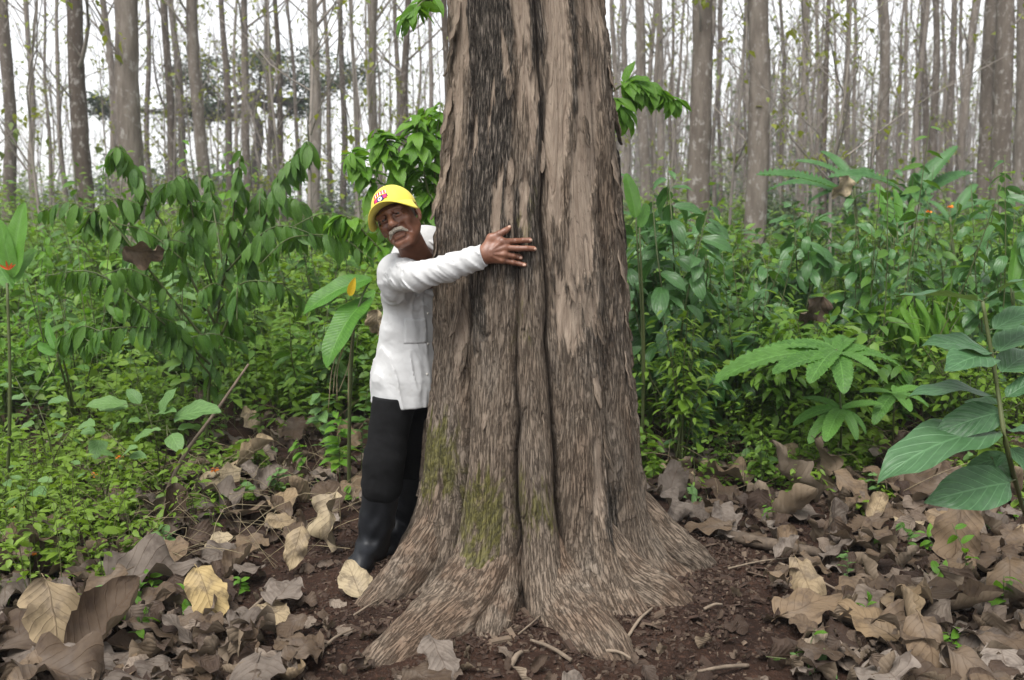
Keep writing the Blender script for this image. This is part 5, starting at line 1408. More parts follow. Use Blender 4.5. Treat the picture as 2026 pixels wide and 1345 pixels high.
# N. dead leaves caught in the shrubs
for (u, v, y, d, sc, k, ck, lab) in [(285, 505, 5.2, (.9, .1, -.35), .7, 1, 'dry_brown', "dark dead leaf hanging in the drooping shrub"), (1612, 620, 5.9, (-.45, 0, -1), .75, 1, 'dry_brown', "dead brown ribbed leaf hanging in the glossy plant"),
                                 (1668, 372, 8.8, (-.5, -.2, -1), .75, 1, 'dry_tan', "yellowing dead leaf hanging below the fronds"), (742, 640, 4.75, (-.2, -.1, -1), .45, 1, 'dry_tan', "tan dead leaf hanging beside the man's back")]:
    o = bpy.data.objects.new("dead_leaf", LM[ck][k]); COL.objects.link(o); o.matrix_basis = xf(A(u, v, y), d, (0, -1, .2), rp.gauss(0, .4), sc)
    tag(o, lab, "leaf", "dead leaves caught in shrubs")
# O. seedlings in the litter
for (u, v, h, key, sz, n_, lab) in [(1975, 1215, .16, 'bright', .09, 8, "seedling with narrow leaves at the lower right edge"), (470, 1185, .08, 'bright', .05, 8, "tiny seedling above the round tan leaf"), (120, 1310, .10, 'pale', .06, 8, "seedling in the lower left corner"),
                             (1600, 1335, .06, 'pale', .05, 6, "tiny seedling at the bottom edge right of the roots"), (645, 1000, .14, 'bright', .07, 5, "seedling left of the boot shaft"), (1320, 1110, .05, 'pale', .05, 4, "tiny seedling beside the right root"),
                             (1885, 1150, .22, 'bright', .07, 7, "slender seedling over the largest dry leaf"), (450, 1010, .10, 'paleround', .09, 5, "round leaved seedling in the twigs at left"), (1500, 945, .18, 'pale', .09, 7, "seedling right of the trunk in front of the weeds"),
                             (1350, 905, .22, 'glossy', .12, 7, "broad leaved seedling close to the trunk's right flank"), (1440, 890, .2, 'pale', .1, 8, "light green seedling below the glossy plants"), (560, 985, .15, 'pale', .06, 9, "seedling between the stick and the man's knee"),
                             (1740, 985, .12, 'pale', .07, 6, "seedling below the toothed plant"), (330, 1110, .14, 'pale', .06, 10, "seedling under the foreground weeds"), (1560, 1010, .06, 'pale', .05, 4, "tiny seedling in the cupped grey leaf"),
                             (280, 1290, .15, 'bright', .06, 8, "seedling beside the rolled leaf tube"), (215, 1240, .12, 'pale', .06, 8, "seedling over grey leaves at lower left"), (1690, 1230, .08, 'bright', .05, 5, "tiny seedling between tan leaves at lower right"),
                             (600, 930, .2, 'bright', .07, 10, "bright seedling left of the trousers"), (620, 800, .3, 'bright', .09, 12, "taller bright seedling left of the man's hip"), (672, 965, .42, 'bright', .10, 26, "leafy bright plant at the foot of the paddle leaf plant"), (715, 945, .5, 'droop', .10, 26, "dark leafy plant close behind the man's knee"), (640, 930, .48, 'pale', .09, 24, "pale leafy plant left of the man's knee"), (1480, 820, .3, 'pale', .11, 10, "pale plant right of the trunk in the weeds")]:
    b = gpt(u, v); pl = Plant("seedling", lab, "seedling", b, "seedlings in the litter")
    P_ = pl.stem([b - Vector((0, 0, .01)), b + Vector((rp.gauss(0, .02), rp.gauss(0, .02), h * .5)), b + Vector((rp.gauss(0, .04), rp.gauss(0, .04), h))], .003, .0015, 8, 5)
    pl.leafy(P_, key, n_, sz, .3, .15, .9, .25, .012)
for q in range(46):
    for tr in range(50):
        u, v = rp.uniform(0, 2020), rp.uniform(900, 1330); p = gpt(u, v)
        if math.hypot(p.x - BASE.x, p.y - TY) > 1.15 and not (-.62 < p.x < .9 and p.y < 3.9): break
    b = p; h = rp.uniform(.04, .14); key = rp.choice(['pale', 'bright', 'bright', 'droop'])
    zn, zu, zv = min(LZ, key=lambda w_: math.hypot(w_[1] - u, (w_[2] - v) * 1.5))
    pl = Plant("seedling", "tiny %s sprig %s %s" % ({'pale': "pale", 'bright': "bright green", 'droop': "dark green"}[key], ("right of" if u > zu else "left of") if abs(u - zu) > 1.5 * abs(v - zv) else ("in front of" if v > zv else "behind"), zn), "seedling", b, "seedlings in the litter")
    P_ = pl.stem([b - Vector((0, 0, .01)), b + Vector((rp.gauss(0, .015), rp.gauss(0, .015), h * .5)), b + Vector((rp.gauss(0, .04), rp.gauss(0, .04), h))], .002, .001, 6, 4)
    pl.leafy(P_, key, rp.randint(5, 9), rp.uniform(.035, .07), .25, .1, .9, .25, .008)

# ------------------------------------------------------------------ the man: distance fields turned into smooth meshes
class Field:
    def __init__(s, lo, hi, h):
        s.lo = np.array(lo, float); s.h = h
        s.n = np.ceil((np.array(hi, float) - s.lo) / h).astype(int) + 1
        s.f = np.full(s.n, 1.0, np.float32)
    def box(s, lo, hi):
        a = np.clip(np.floor((np.array(lo) - s.lo) / s.h).astype(int), 0, s.n); b_ = np.clip(np.ceil((np.array(hi) - s.lo) / s.h).astype(int) + 1, 0, s.n)
        sl_ = tuple(slice(a[i], b_[i]) for i in range(3))
        g = np.meshgrid(*[s.lo[i] + s.h * np.arange(a[i], b_[i]) for i in range(3)], indexing='ij', sparse=True)
        return sl_, g
    def _mix(s, sl_, d, k, sub):
        f = s.f[sl_]
        if sub:
            d = -d
            hh = np.maximum(k - np.abs(f - d), 0) / k
            s.f[sl_] = np.maximum(f, d) + hh * hh * k * .25
        else:
            hh = np.maximum(k - np.abs(f - d), 0) / k
            s.f[sl_] = np.minimum(f, d) - hh * hh * k * .25
    def cap(s, a, b, ra, rb=None, k=.01, sub=False):
        a = np.array(tuple(a), float); b = np.array(tuple(b), float); rb = ra if rb is None else rb
        m_ = max(ra, rb) + k + 3 * s.h
        sl_, (x, y, z) = s.box(np.minimum(a, b) - m_, np.maximum(a, b) + m_)
        d = b - a; L2 = float(d @ d) + 1e-12
        t = np.clip(((x - a[0]) * d[0] + (y - a[1]) * d[1] + (z - a[2]) * d[2]) / L2, 0, 1)
        q = np.sqrt((x - a[0] - t * d[0]) ** 2 + (y - a[1] - t * d[1]) ** 2 + (z - a[2] - t * d[2]) ** 2) - (ra + (rb - ra) * t)
        s._mix(sl_, q, k, sub)
    def ell(s, c, r, R=None, k=.01, sub=False):
        c = np.array(tuple(c), float); r = np.array(r, float); m_ = r.max() + k + 3 * s.h
        sl_, (x, y, z) = s.box(c - m_, c + m_)
        R = np.eye(3) if R is None else np.array(R)          # columns are the ellipsoid's axes
        p = [(x - c[0]) * R[0, i] + (y - c[1]) * R[1, i] + (z - c[2]) * R[2, i] for i in range(3)]
        k0 = np.sqrt(sum((p[i] / r[i]) ** 2 for i in range(3))); k1 = np.sqrt(sum((p[i] / r[i] ** 2) ** 2 for i in range(3))) + 1e-9
        s._mix(sl_, k0 * (k0 - 1) / k1, k, sub)
    def cut(s, p, n):
        """keeps the side of the plane that n points away from"""
        n = np.array(tuple(n), float); n /= np.linalg.norm(n); p = np.array(tuple(p), float)
        sl_, (x, y, z) = s.box(s.lo, s.lo + s.n * s.h)
        s.f = np.maximum(s.f, ((x - p[0]) * n[0] + (y - p[1]) * n[1] + (z - p[2]) * n[2]).astype(np.float32))
    def warp(s, fn):
        near = np.argwhere(np.abs(s.f) < .03)                  # only the cells about the surface matter
        c = s.lo + s.h * near
        s.f[tuple(near.T)] += fn(c[:, 0], c[:, 1], c[:, 2])
    def mesh(s):
        f = s.f; ins = f < 0
        c = np.zeros(np.array(f.shape) - 1, np.uint8)
        for dx in (0, 1):
            for dy in (0, 1):
                for dz in (0, 1):
                    c += ins[dx:f.shape[0] - 1 + dx, dy:f.shape[1] - 1 + dy, dz:f.shape[2] - 1 + dz]
        act = (c > 0) & (c < 8)
        ij = np.argwhere(act); idx = np.full(act.shape, -1, np.int32); idx[act] = np.arange(len(ij))
        pos = np.zeros((len(ij), 3)); cn = np.zeros(len(ij))
        cor = [(a, b_, d) for a in (0, 1) for b_ in (0, 1) for d in (0, 1)]
        val = {q: f[ij[:, 0] + q[0], ij[:, 1] + q[1], ij[:, 2] + q[2]] for q in cor}
        for q in cor:
            for ax in range(3):
                if q[ax] == 0:
                    q2 = list(q); q2[ax] = 1; q2 = tuple(q2)
                    a, b_ = val[q], val[q2]; mk = (a < 0) != (b_ < 0)
                    t = np.where(mk, a / np.where(mk, a - b_, 1), 0)
                    pp = np.tile(np.array(q, float), (len(ij), 1)); pp[:, ax] += t
                    pos += pp * mk[:, None]; cn += mk
        V = s.lo + s.h * (ij + pos / cn[:, None])
        quads = []
        for ax in range(3):
            b1, b2 = [(1, 2), (2, 0), (0, 1)][ax]
            sl0 = [slice(None)] * 3; sl1 = [slice(None)] * 3; sl0[ax] = slice(0, -1); sl1[ax] = slice(1, None)
            df = ins[tuple(sl0)].astype(np.int8) - ins[tuple(sl1)].astype(np.int8)
            e = np.argwhere(df != 0); sg = df[tuple(e.T)]
            ok = (e[:, b1] > 0) & (e[:, b2] > 0) & (e[:, b1] < act.shape[b1]) & (e[:, b2] < act.shape[b2])
            e, sg = e[ok], sg[ok]
            def at_(d1, d2):
                q = e.copy(); q[:, b1] += d1; q[:, b2] += d2; return idx[q[:, 0], q[:, 1], q[:, 2]]
            Q = np.stack([at_(-1, -1), at_(0, -1), at_(0, 0), at_(-1, 0)], -1)
            Q[sg < 0] = Q[sg < 0][:, ::-1]
            quads.append(Q)
        Q = np.concatenate(quads); Q = Q[(Q >= 0).all(1)]
        return V, Q

MAN = Vector((-.5, 3.95, gh(-.5, 3.95)))
man = thing("person", "man in yellow cap, white shirt and rubber boots hugging the big trunk", "person", MAN)
MB_OFF = np.array(MAN)
def part(name, V, Q, mat, parent=None): return link(name, mesh_np(name, V - MB_OFF, Q, mat), parent=parent or man)

# joints
neckB = np.array(A(838, 512, 3.93)); chest = np.array([-.35, 4.03, 1.17]); pelvis = np.array([-.405, 4.04, .80])
FACE = np.array([.68, -.73, 0]); FACE /= np.linalg.norm(FACE); LAT = np.array([.73, .68, 0]); LAT /= np.linalg.norm(LAT)   # chest direction, and towards his left
BASIS = np.stack([LAT, FACE, [0, 0, 1]], 1)
shR = np.array(A(783, 538, 3.84)); elR = np.array(A(826, 548, 3.57)); wrR = np.array(trunk_hit(957, 505, .045))
shL = np.array([-.22, 4.17, shR[2] + .01]); elL = np.array([-.06, 4.43, 1.2]); wrL = np.array([.15, 4.39, 1.24])
hipR = np.array([-.46, 3.98, .80]); hipL = np.array([-.36, 4.11, .80])
knR = np.array(A(758, 945, 3.90)); knL = np.array([-.44, 4.12, .43])
anR = np.array(A(738, 1118, 3.95)); anL = np.array([-.47, 4.15, .09])
toR = np.array(A(712, 1160, 3.80)); toL = np.array([-.52, 4.0, .03])
anR[2] = max(anR[2], .085); gR = gh(anR[0], anR[1]); toR[2] = gR + .035

# head frame: X to the right of the picture, Y to the back of the head, Z up
HC = np.array(A(787, 432, 3.72))
ROLL, YAW, TILT = math.radians(27), math.radians(-8), math.radians(-9)
RH = np.array((Matrix.Rotation(-ROLL, 3, 'Y') @ Matrix.Rotation(YAW, 3, 'Z') @ Matrix.Rotation(TILT, 3, 'X')))
def hw(p): return HC + RH @ np.array(p, float)
fd = Field(np.minimum(HC, neckB) - [.16, .17, .17], np.maximum(HC, neckB) + [.17, .17, .17], .0022)
E = lambda c, r, k=.015, sub=False: fd.ell(hw(c), r, RH, k, sub)
C = lambda a, b_, ra, rb=None, k=.012, sub=False: fd.cap(hw(a), hw(b_), ra, rb, k, sub)
E((0, .018, .038), (.072, .092, .080))
E((0, -.022, -.035), (.058, .064, .074), .03)
C((-.012, -.064, -.096), (.012, -.064, -.096), .019, None, .02)
for s in (-1, 1):
    C((s * .050, .008, -.05), (s * .02, -.055, -.096), .016, .015, .025)
    E((s * .043, -.062, -.022), (.017, .018, .016), .02)
    C((s * .046, -.078, .018), (s * .010, -.089, .022), .009, .010, .014)
    E((s * .031, -.104, .001), (.017, .018, .011), .012, True)
    C((s * .024, -.076, -.045), (s * .036, -.062, -.072), .008, .005, .012, True)       # hollow cheek
    C((s * .016, -.103, -.034), (s * .033, -.086, -.066), .0028, .002, .005, True)      # nose-to-mouth fold
    C((s * .040, -.082, .0035), (s * .022, -.086, .0085), .0050, .0045, .006)           # lids
    C((s * .040, -.079, -.005), (s * .022, -.084, -.006), .0048, .0040, .006)
    E((s * .0125, -.100, -.034), (.0085, .011, .0075), .007)                            # nostril wings
    # ears
    E((s * .077, .018, -.005), (.009, .019, .030), .006)
    E((s * .086, .014, -.003), (.008, .010, .018), .005, True)
    E((s * .074, .010, -.033), (.007, .009, .010), .006)
C((0, -.088, .016), (0, -.112, -.028), .0075, .0115, .010)
E((0, -.112, -.030), (.010, .009, .009), .008)
C((-.023, -.085, -.066), (.023, -.085, -.066), .0075, None, .008)
C((-.015, -.082, -.079), (.015, -.082, -.079), .0065, None, .012)
C((-.024, -.0925, -.0725), (.024, -.0925, -.0725), .0016, None, .003, True)
C((-.02, -.082, -.089), (.02, -.082, -.089), .003, None, .008, True)
for q, zz in enumerate((.048, .058)): C((-.03, -.092, zz), (.03, -.092, zz), .0016, None, .004, True)
fd.cap(hw((0, .012, -.055)), neckB + [0, .0, -.05], .051, .058, .03)
Vh, Qh = fd.mesh()

# right hand on the bark
T = lambda u, v, off: np.array(trunk_hit(u, v, off))
fing = {'index': [(994, 478, .030, .0105), (1020, 477, .026, .0092), (1035, 475.5, .017, .0082), (1048, 475, .009, .0082)],
        'middle': [(999, 490, .033, .0105), (1025, 491.5, .029, .0094), (1042, 491, .018, .0084), (1056, 492, .009, .0084)],
        'ring': [(997, 503, .032, .0100), (1015, 506, .027, .0090), (1025, 508, .016, .0088), (1030, 509.5, .006, .0082)],
        'little': [(993, 515, .027, .0088), (1015, 519, .022, .0080), (1027, 521.5, .014, .0076), (1038, 524, .008, .0072)],
        'thumb': [(972, 471, .030, .0125), (988, 463, .026, .0110), (999, 457, .018, .0098), (1007, 451, .010, .0080)]}
pts = {k: [(T(u, v, o), r_ * 1.14) for u, v, o, r_ in q] for k, q in fing.items()}
allp = np.array([p for q in pts.values() for p, _ in q] + [wrR])
fa = Field(allp.min(0) - .05, allp.max(0) + .05, .0017)
fore = (wrR - elR) / np.linalg.norm(wrR - elR)
fa.cap(wrR - fore * .045, wrR + fore * .01, .026, .024, .01)
fa.ell(wrR, (.027, .021, .027), None, .02)
for k in ('index', 'middle', 'ring', 'little'):
    q = pts[k]
    fa.cap(wrR + fore * .015 + np.array([0, 0, {'index': .012, 'middle': .004, 'ring': -.005, 'little': -.014}[k]]), q[0][0], .0165, .0125, .016)
    for i in range(3): fa.cap(q[i][0], q[i + 1][0], q[i][1], q[i + 1][1], .0035)
    fa.ell(q[0][0] + np.array([0, -.003, .001]), (.0115, .0105, .0105), None, .006)
    fa.ell(q[1][0] + np.array([0, -.0015, 0]), (.0098, .0095, .0095), None, .004)
    fa.cap(wrR + fore * .03 + np.array([0, -.018, {'index': .010, 'middle': .004, 'ring': -.004, 'little': -.011}[k]]), q[0][0] + np.array([-.005, -.010, 0]), .0022, .0026, .008)  # tendons
q = pts['thumb']
fa.cap(wrR + np.array([.0, 0, .012]), q[0][0], .018, .016, .014); fa.cap(q[0][0], q[1][0], .0150, .0115, .008)
for i in (1, 2): fa.cap(q[i][0], q[i + 1][0], q[i][1], q[i + 1][1], .004)
fa.cap(q[0][0], pts['index'][0][0], .012, .011, .012)
Va, Qa = fa.mesh()
# trunk and limbs under the clothes
fb = Field((-.80, 3.2, -.02), (.40, 4.70, 1.55), .010)
fb.cap(neckB + [0, 0, -.06], chest, .055, .10, .05); fb.ell(chest, (.15, .092, .19), BASIS, .05); fb.ell((chest + pelvis) / 2, (.14, .09, .17), BASIS, .06); fb.ell(pelvis, (.145, .09, .13), BASIS, .05)
for a_, b_, ra, rb in [(shR, elR, .048, .038), (elR, wrR - fore * .01, .036, .024), (shL, elL, .046, .038), (elL, wrL, .036, .026), (hipR, knR, .065, .048), (hipL, knL, .065, .048), (knR, anR, .042, .030), (knL, anL, .042, .030)]: fb.cap(a_, b_, ra, rb, .02)
fb.cap(shR, neckB + [0, 0, -.07], .05, .05, .03); fb.cap(shL, neckB + [0, 0, -.07], .05, .05, .03)
fb.cap(anR - [0, 0, .03], toR, .024, .020, .02); fb.cap(anL - [0, 0, .03], toL, .024, .020, .02)
hl = wrL + np.array([.085, -.035, .0]); fb.cap(wrL, hl, .026, .022, .01)
for q_, dz in enumerate((.03, .012, -.006, -.024)): fb.cap(hl, hl + np.array([.07, -.045, dz]), .011, .010, .006)
fb.cap(wrL + [.02, 0, .02], wrL + np.array([.07, -.01, .07]), .013, .010, .006)
Vb, Qb = fb.mesh()
nV = [Vh, Va, Vb]; off = np.cumsum([0] + [len(v) for v in nV])
body = part("body", np.concatenate(nV), np.concatenate([Qh + off[0], Qa + off[1], Qb + off[2]]), M['skin'])
# eyes, moustache, hair, nails
for s in (-1, 1):
    f2 = Field(hw((s * .031, -.079, .002)) - .018, hw((s * .031, -.079, .002)) + .018, .0015); f2.ell(hw((s * .031, -.0765, .002)), (.0112, .0112, .0108), RH); part("eye", *f2.mesh(), M['eye'], body).matrix_parent_inverse = Matrix()
f2 = Field(hw((0, -.1, -.055)) - .06, hw((0, -.1, -.055)) + .06, .0016)
for s in (-1, 1):
    f2.cap(hw((0, -.1015, -.052)), hw((s * .020, -.0995, -.0565)), .0080, .0078, .004); f2.cap(hw((s * .020, -.0995, -.0565)), hw((s * .036, -.087, -.072)), .0078, .0040, .004)
part("moustache", *f2.mesh(), M['tache'], body)
f2 = Field(HC - .15, HC + .15, .0025)
f2.ell(hw((0, .024, .030)), (.0765, .092, .074), RH); 
f2.cut(hw((0, 0, .035)), RH @ np.array([0, 0, 1.])); f2.cut(hw((0, -.016, 0)), RH @ np.array([0, -1., .25])); f2.cut(hw((0, .0, -.022)), RH @ np.array([0, -.45, -1.]))
part("hair", *f2.mesh(), M['hair'], body)
for k in pts:
    tip, r_ = pts[k][3]; pr = pts[k][2][0]; d = (tip - pr) / np.linalg.norm(tip - pr)
    nrm = np.array([tip[0] - float(trunk_cx(tip[2])), tip[1] - TY, 0]); nrm /= np.linalg.norm(nrm)
    if k == 'thumb': nrm = nrm * .8 + np.array([0, -.1, .5]); nrm /= np.linalg.norm(nrm)
    sd2 = np.cross(d, nrm); sd2 /= np.linalg.norm(sd2); nn = np.cross(sd2, d)
    c = tip + d * .001 + nn * (r_ * .72); f2 = Field(c - .018, c + .018, .001)
    f2.ell(c, (.0078, .0055, .0030), np.stack([d, sd2, nn], 1)); part("fingernail", *f2.mesh(), M['nail'], body)

# shirt
zt = [pelvis[2] - .0, 1.5]
fs = Field((-.86, 3.28, .66), (.02, 4.62, 1.50), .0042)
fs.ell(chest + [0, 0, .03], (.175, .118, .21), BASIS, .04); fs.ell((chest + pelvis) / 2 + [-.005, 0, .02], (.150, .112, .24), BASIS, .08); fs.ell(pelvis + [-.005, -.005, -.02], (.163, .128, .17), BASIS, .06)
fs.cap(pelvis + [-.02, -.005, -.12], pelvis + [-.012, -.005, .15], .152, .118, .06)
fs.cap(shR + [0, .01, .005], neckB + [-.005, .015, -.045], .064, .060, .04); fs.cap(shL, neckB + [.01, .03, -.045], .06, .058, .04)
mid1 = shR * .5 + elR * .5
fs.cap(shR, mid1 + [0, 0, -.004], .064, .055, .03); fs.cap(mid1 + [0, 0, -.004], elR + [0, 0, -.002], .055, .048, .02)
cuff = wrR - fore * .012
fs.cap(elR + [0, 0, -.002], elR * .5 + cuff * .5 + [0, .0, -.003], .049, .044, .02); fs.cap(elR * .5 + cuff * .5 + [0, 0, -.003], cuff, .045, .041, .02)
fs.cap(shR + [0, .01, -.06], chest + LAT * -.12, .06, .07, .05)
fs.cap(shL, elL, .062, .052, .03); fs.cap(elL, wrL, .052, .038, .02)
sl1 = elR - shR; sl1 /= np.linalg.norm(sl1)
def folds(x, y, z):
    """cloth folds: rings round the bent sleeve, drapes down the body, diagonal pulls from the armpit"""
    ax = (x - shR[0]) * fore[0] + (y - shR[1]) * fore[1] + (z - shR[2]) * fore[2]
    arm = sstep(-.16, -.02, z - shR[2]) * sstep(-.02, .06, -(y - 3.80) + 0 * x)
    n1 = fbm(x * 9 + z * 16, z * 7 - x * 10 + y * 5, 3, 140)
    n2 = fbm(x * 22 + z * 34, z * 10 - y * 16, 2, 141)
    rn = fbm(ax * 26 + z * 22, z * 9 + y * 14 + ax * 4, 2, 142); rd = -.0075 * (1 - np.abs(2 * rn - 1)) ** 3 + .002
    lat = (x - chest[0]) * LAT[0] + (y - chest[1]) * LAT[1]
    body_ = sstep(.0, -.12, z - shR[2])
    d1 = fbm(lat * 26 + z * 2.5, z * 3.5, 2, 143); d2 = fbm((z * 20 + lat * 16), lat * 9 - z * 5, 2, 144); dr = -.011 * (1 - np.abs(2 * d1 - 1)) ** 3 * sstep(1.3, 1.0, z) - .009 * (1 - np.abs(2 * d2 - 1)) ** 3 * sstep(.95, 1.15, z) + .003
    return (arm * rd + body_ * dr * (1 - arm) + .008 * (n1 - .5) + .001 * (n2 - .5)).astype(np.float32)
fs.warp(folds)
# openings: cuff, neck, front, hem
fs.cut(cuff + fore * .030, fore) if False else None
cu_sl, (gx_, gy_, gz3) = fs.box(cuff - .1, cuff + .1)
dd = (gx_ - cuff[0]) * fore[0] + (gy_ - cuff[1]) * fore[1] + (gz3 - cuff[2]) * fore[2]
fs.f[cu_sl] = np.maximum(fs.f[cu_sl], dd - .012)
fs.cap(cuff - fore * .03, cuff + fore * .08, .0295, .0315, .003, True)
fs.cap(neckB + [0, -.01, -.015], hw((0, .01, -.06)), .062, .072, .01, True)
fs.cap(neckB + [.012, -.055, -.02], neckB + FACE * .12 + [0, 0, -.13], .034, .016, .01, True)
hemz = float(at(745, 786, 4.0).z)
fs.cut((0, 4.0, hemz), (.05, .05, -1.))
sl_, (x, y, z) = fs.box(fs.lo, fs.lo + fs.n * fs.h)
lat = (x - chest[0]) * LAT[0] + (y - chest[1]) * LAT[1]; fro = (x - chest[0]) * FACE[0] + (y - chest[1]) * FACE[1]
gap = np.maximum(np.maximum(-(lat + .030 - .02 * (z < 1.0)), lat - .05), np.maximum(np.maximum(-(fro - .03), fro - .15), z - 1.22))
fs.f = np.maximum(fs.f, -gap.astype(np.float32))
Vs, Qs = fs.mesh()
shirt = part("shirt", Vs, Qs, M['shirt'])
sbvh = BVHTree.FromPolygons([tuple(v) for v in Vs], [tuple(int(i) for i in q) for q in Qs])
# undershirt
fu = Field((-.62, 3.78, .68), (-.08, 4.32, 1.46), .006)
fu.ell(chest + [0, 0, .02], (.158, .100, .20), BASIS, .04); fu.ell((chest + pelvis) / 2, (.140, .098, .24), BASIS, .08); fu.ell(pelvis, (.150, .105, .16), BASIS, .06)
fu.cut((0, 0, hemz + .01), (0, 0, -1)); fu.cut(neckB + [0, 0, -.05], (.2, -.3, 1))
part("undershirt", *fu.mesh(), M['undershirt'])
# collar: a folded band with two points
def collar(a0, a1, point_at_end):
    ax = hw((0, .01, -.06)) - neckB; ax /= np.linalg.norm(ax)
    e1 = np.cross(ax, [0, 1., 0]); e1 /= np.linalg.norm(e1); e2 = np.cross(ax, e1)
    rows = []; n = 22
    for i in range(n):
        t = i / (n - 1); a = a0 + (a1 - a0) * t
        rdl = e1 * math.cos(a) + e2 * math.sin(a); tip = sstep(.72, 1., t) if point_at_end else sstep(.28, 0., t)
        b0 = neckB + ax * -.012 + rdl * .066
        rows.append([b0, b0 + ax * .022 + rdl * .000, b0 + ax * .030 + rdl * .006, b0 + ax * .020 + rdl * .016, b0 - ax * (.004 + .010 * tip) + rdl * (.026 + .006 * tip), b0 - ax * (.018 + .026 * tip) + rdl * (.030 + .006 * tip)])
    Vc = np.array(rows).reshape(-1, 3); m_ = 6
    i, j = np.meshgrid(np.arange(n - 1), np.arange(m_ - 1), indexing='ij')
    Q = np.stack([i * m_ + j, i * m_ + j + 1, (i + 1) * m_ + j + 1, (i + 1) * m_ + j], -1).reshape(-1, 4)
    o = part("collar", Vc, Q, M['shirt'], shirt); md = o.modifiers.new("thick", 'SOLIDIFY'); md.thickness = .003; md.offset = 0
    sbd = o.modifiers.new("sub", 'SUBSURF'); sbd.levels = sbd.render_levels = 1
# angles run round the neck; the opening faces his front
ax = hw((0, .01, -.06)) - neckB; ax /= np.linalg.norm(ax); e1 = np.cross(ax, [0, 1., 0]); e1 /= np.linalg.norm(e1); e2 = np.cross(ax, e1)
af = math.atan2(float(FACE @ e2), float(FACE @ e1))
collar(af + .45, af + PI, False); collar(af - PI, af - .45, True)
# pockets and placket sewn on the shirt
def patch(name, c, w_, h_, d_in, off_, mat, bv, parent, nx_=8, ny_=10, right=None, up=(0, 0, 1), shape=None):
    d_in = Vector(d_in).normalized(); upv = Vector(up); rt_ = d_in.cross(upv).normalized() if right is None else Vector(right); upv = rt_.cross(d_in).normalized()
    Vp_, ok = [], []
    for j in range(ny_ + 1):
        for i in range(nx_ + 1):
            a, b_ = (i / nx_ - .5), (j / ny_ - .5)
            if shape: a, b_ = shape(a, b_)
            o = Vector(c) + rt_ * (a * w_) + upv * (b_ * h_) - d_in * .25
            hit, nn_, _, _ = bv.ray_cast(o, d_in, .5)
            ok.append(hit is not None); Vp_.append(tuple((hit if hit is not None else o) - d_in * off_))
    Fp = []
    for j in range(ny_):
        for i in range(nx_):
            q = [j * (nx_ + 1) + i, j * (nx_ + 1) + i + 1, (j + 1) * (nx_ + 1) + i + 1, (j + 1) * (nx_ + 1) + i]
            if all(ok[k] for k in q): Fp.append(q)
    if not Fp: return None
    o = part(name, np.array(Vp_), np.array(Fp), mat, parent); md = o.modifiers.new("thick", 'SOLIDIFY'); md.thickness = off_ * 1.6; md.offset = 0
    return o
cin = -FACE + np.array([0, .45, 0])
patch("pocket", A(822, 655, 3.9), .085, .10, cin, .0008, M['shirt'], sbvh, shirt)
# buttons: one at the cuff, the others down the front edge
def bead(name, c, r_, mat, parent):
    f2 = Field(np.array(c) - r_ * 2.2, np.array(c) + r_ * 2.2, r_ / 4); f2.ell(c, (r_, r_ * .6, r_)); return part(name, *f2.mesh(), mat, parent)
for (u, v) in [(846, 620), (846, 680), (845, 740)]:
    h_, _, _, _ = sbvh.ray_cast(Vector((0, 0, CAM_H)), Vector(ray(u, v)).normalized(), 6)
    if h_ is not None: bead("button", h_, .0055, M['button'], shirt)

# trousers and boots
ft = Field((-.74, 3.66, .24), (-.14, 4.36, .92), .005)
ft.ell(pelvis + [-.005, 0, 0], (.152, .108, .13), BASIS, .05)
for hp, kn, an, s in ((hipR, knR, anR, 1), (hipL, knL, anL, 2)):
    ft.cap(hp, kn + [0, 0, .06], .088, .074, .04); ft.cap(kn + [0, 0, .06], kn + [-.004, 0, -.03], .074, .072, .03)
    ft.ell(kn + [-.018, .0, -.03], (.066, .070, .075), None, .04); ft.cap(kn + [0, 0, -.04], kn * .75 + an * .25, .060, .052, .02)
def tf(x, y, z):
    n1 = fbm(x * 12 + z * 6, z * 14 + y * 9, 3, 150)
    return (.016 * (n1 - .5) + -.006 * (1 - np.abs(2 * fbm(x * 9 + z * 6, y * 7 + z * 4, 2, 151) - 1)) ** 3).astype(np.float32)
ft.warp(tf); ft.cut((0, 0, hemz + .015), (0, 0, 1))
part("trousers", *ft.mesh(), M['trousers'])
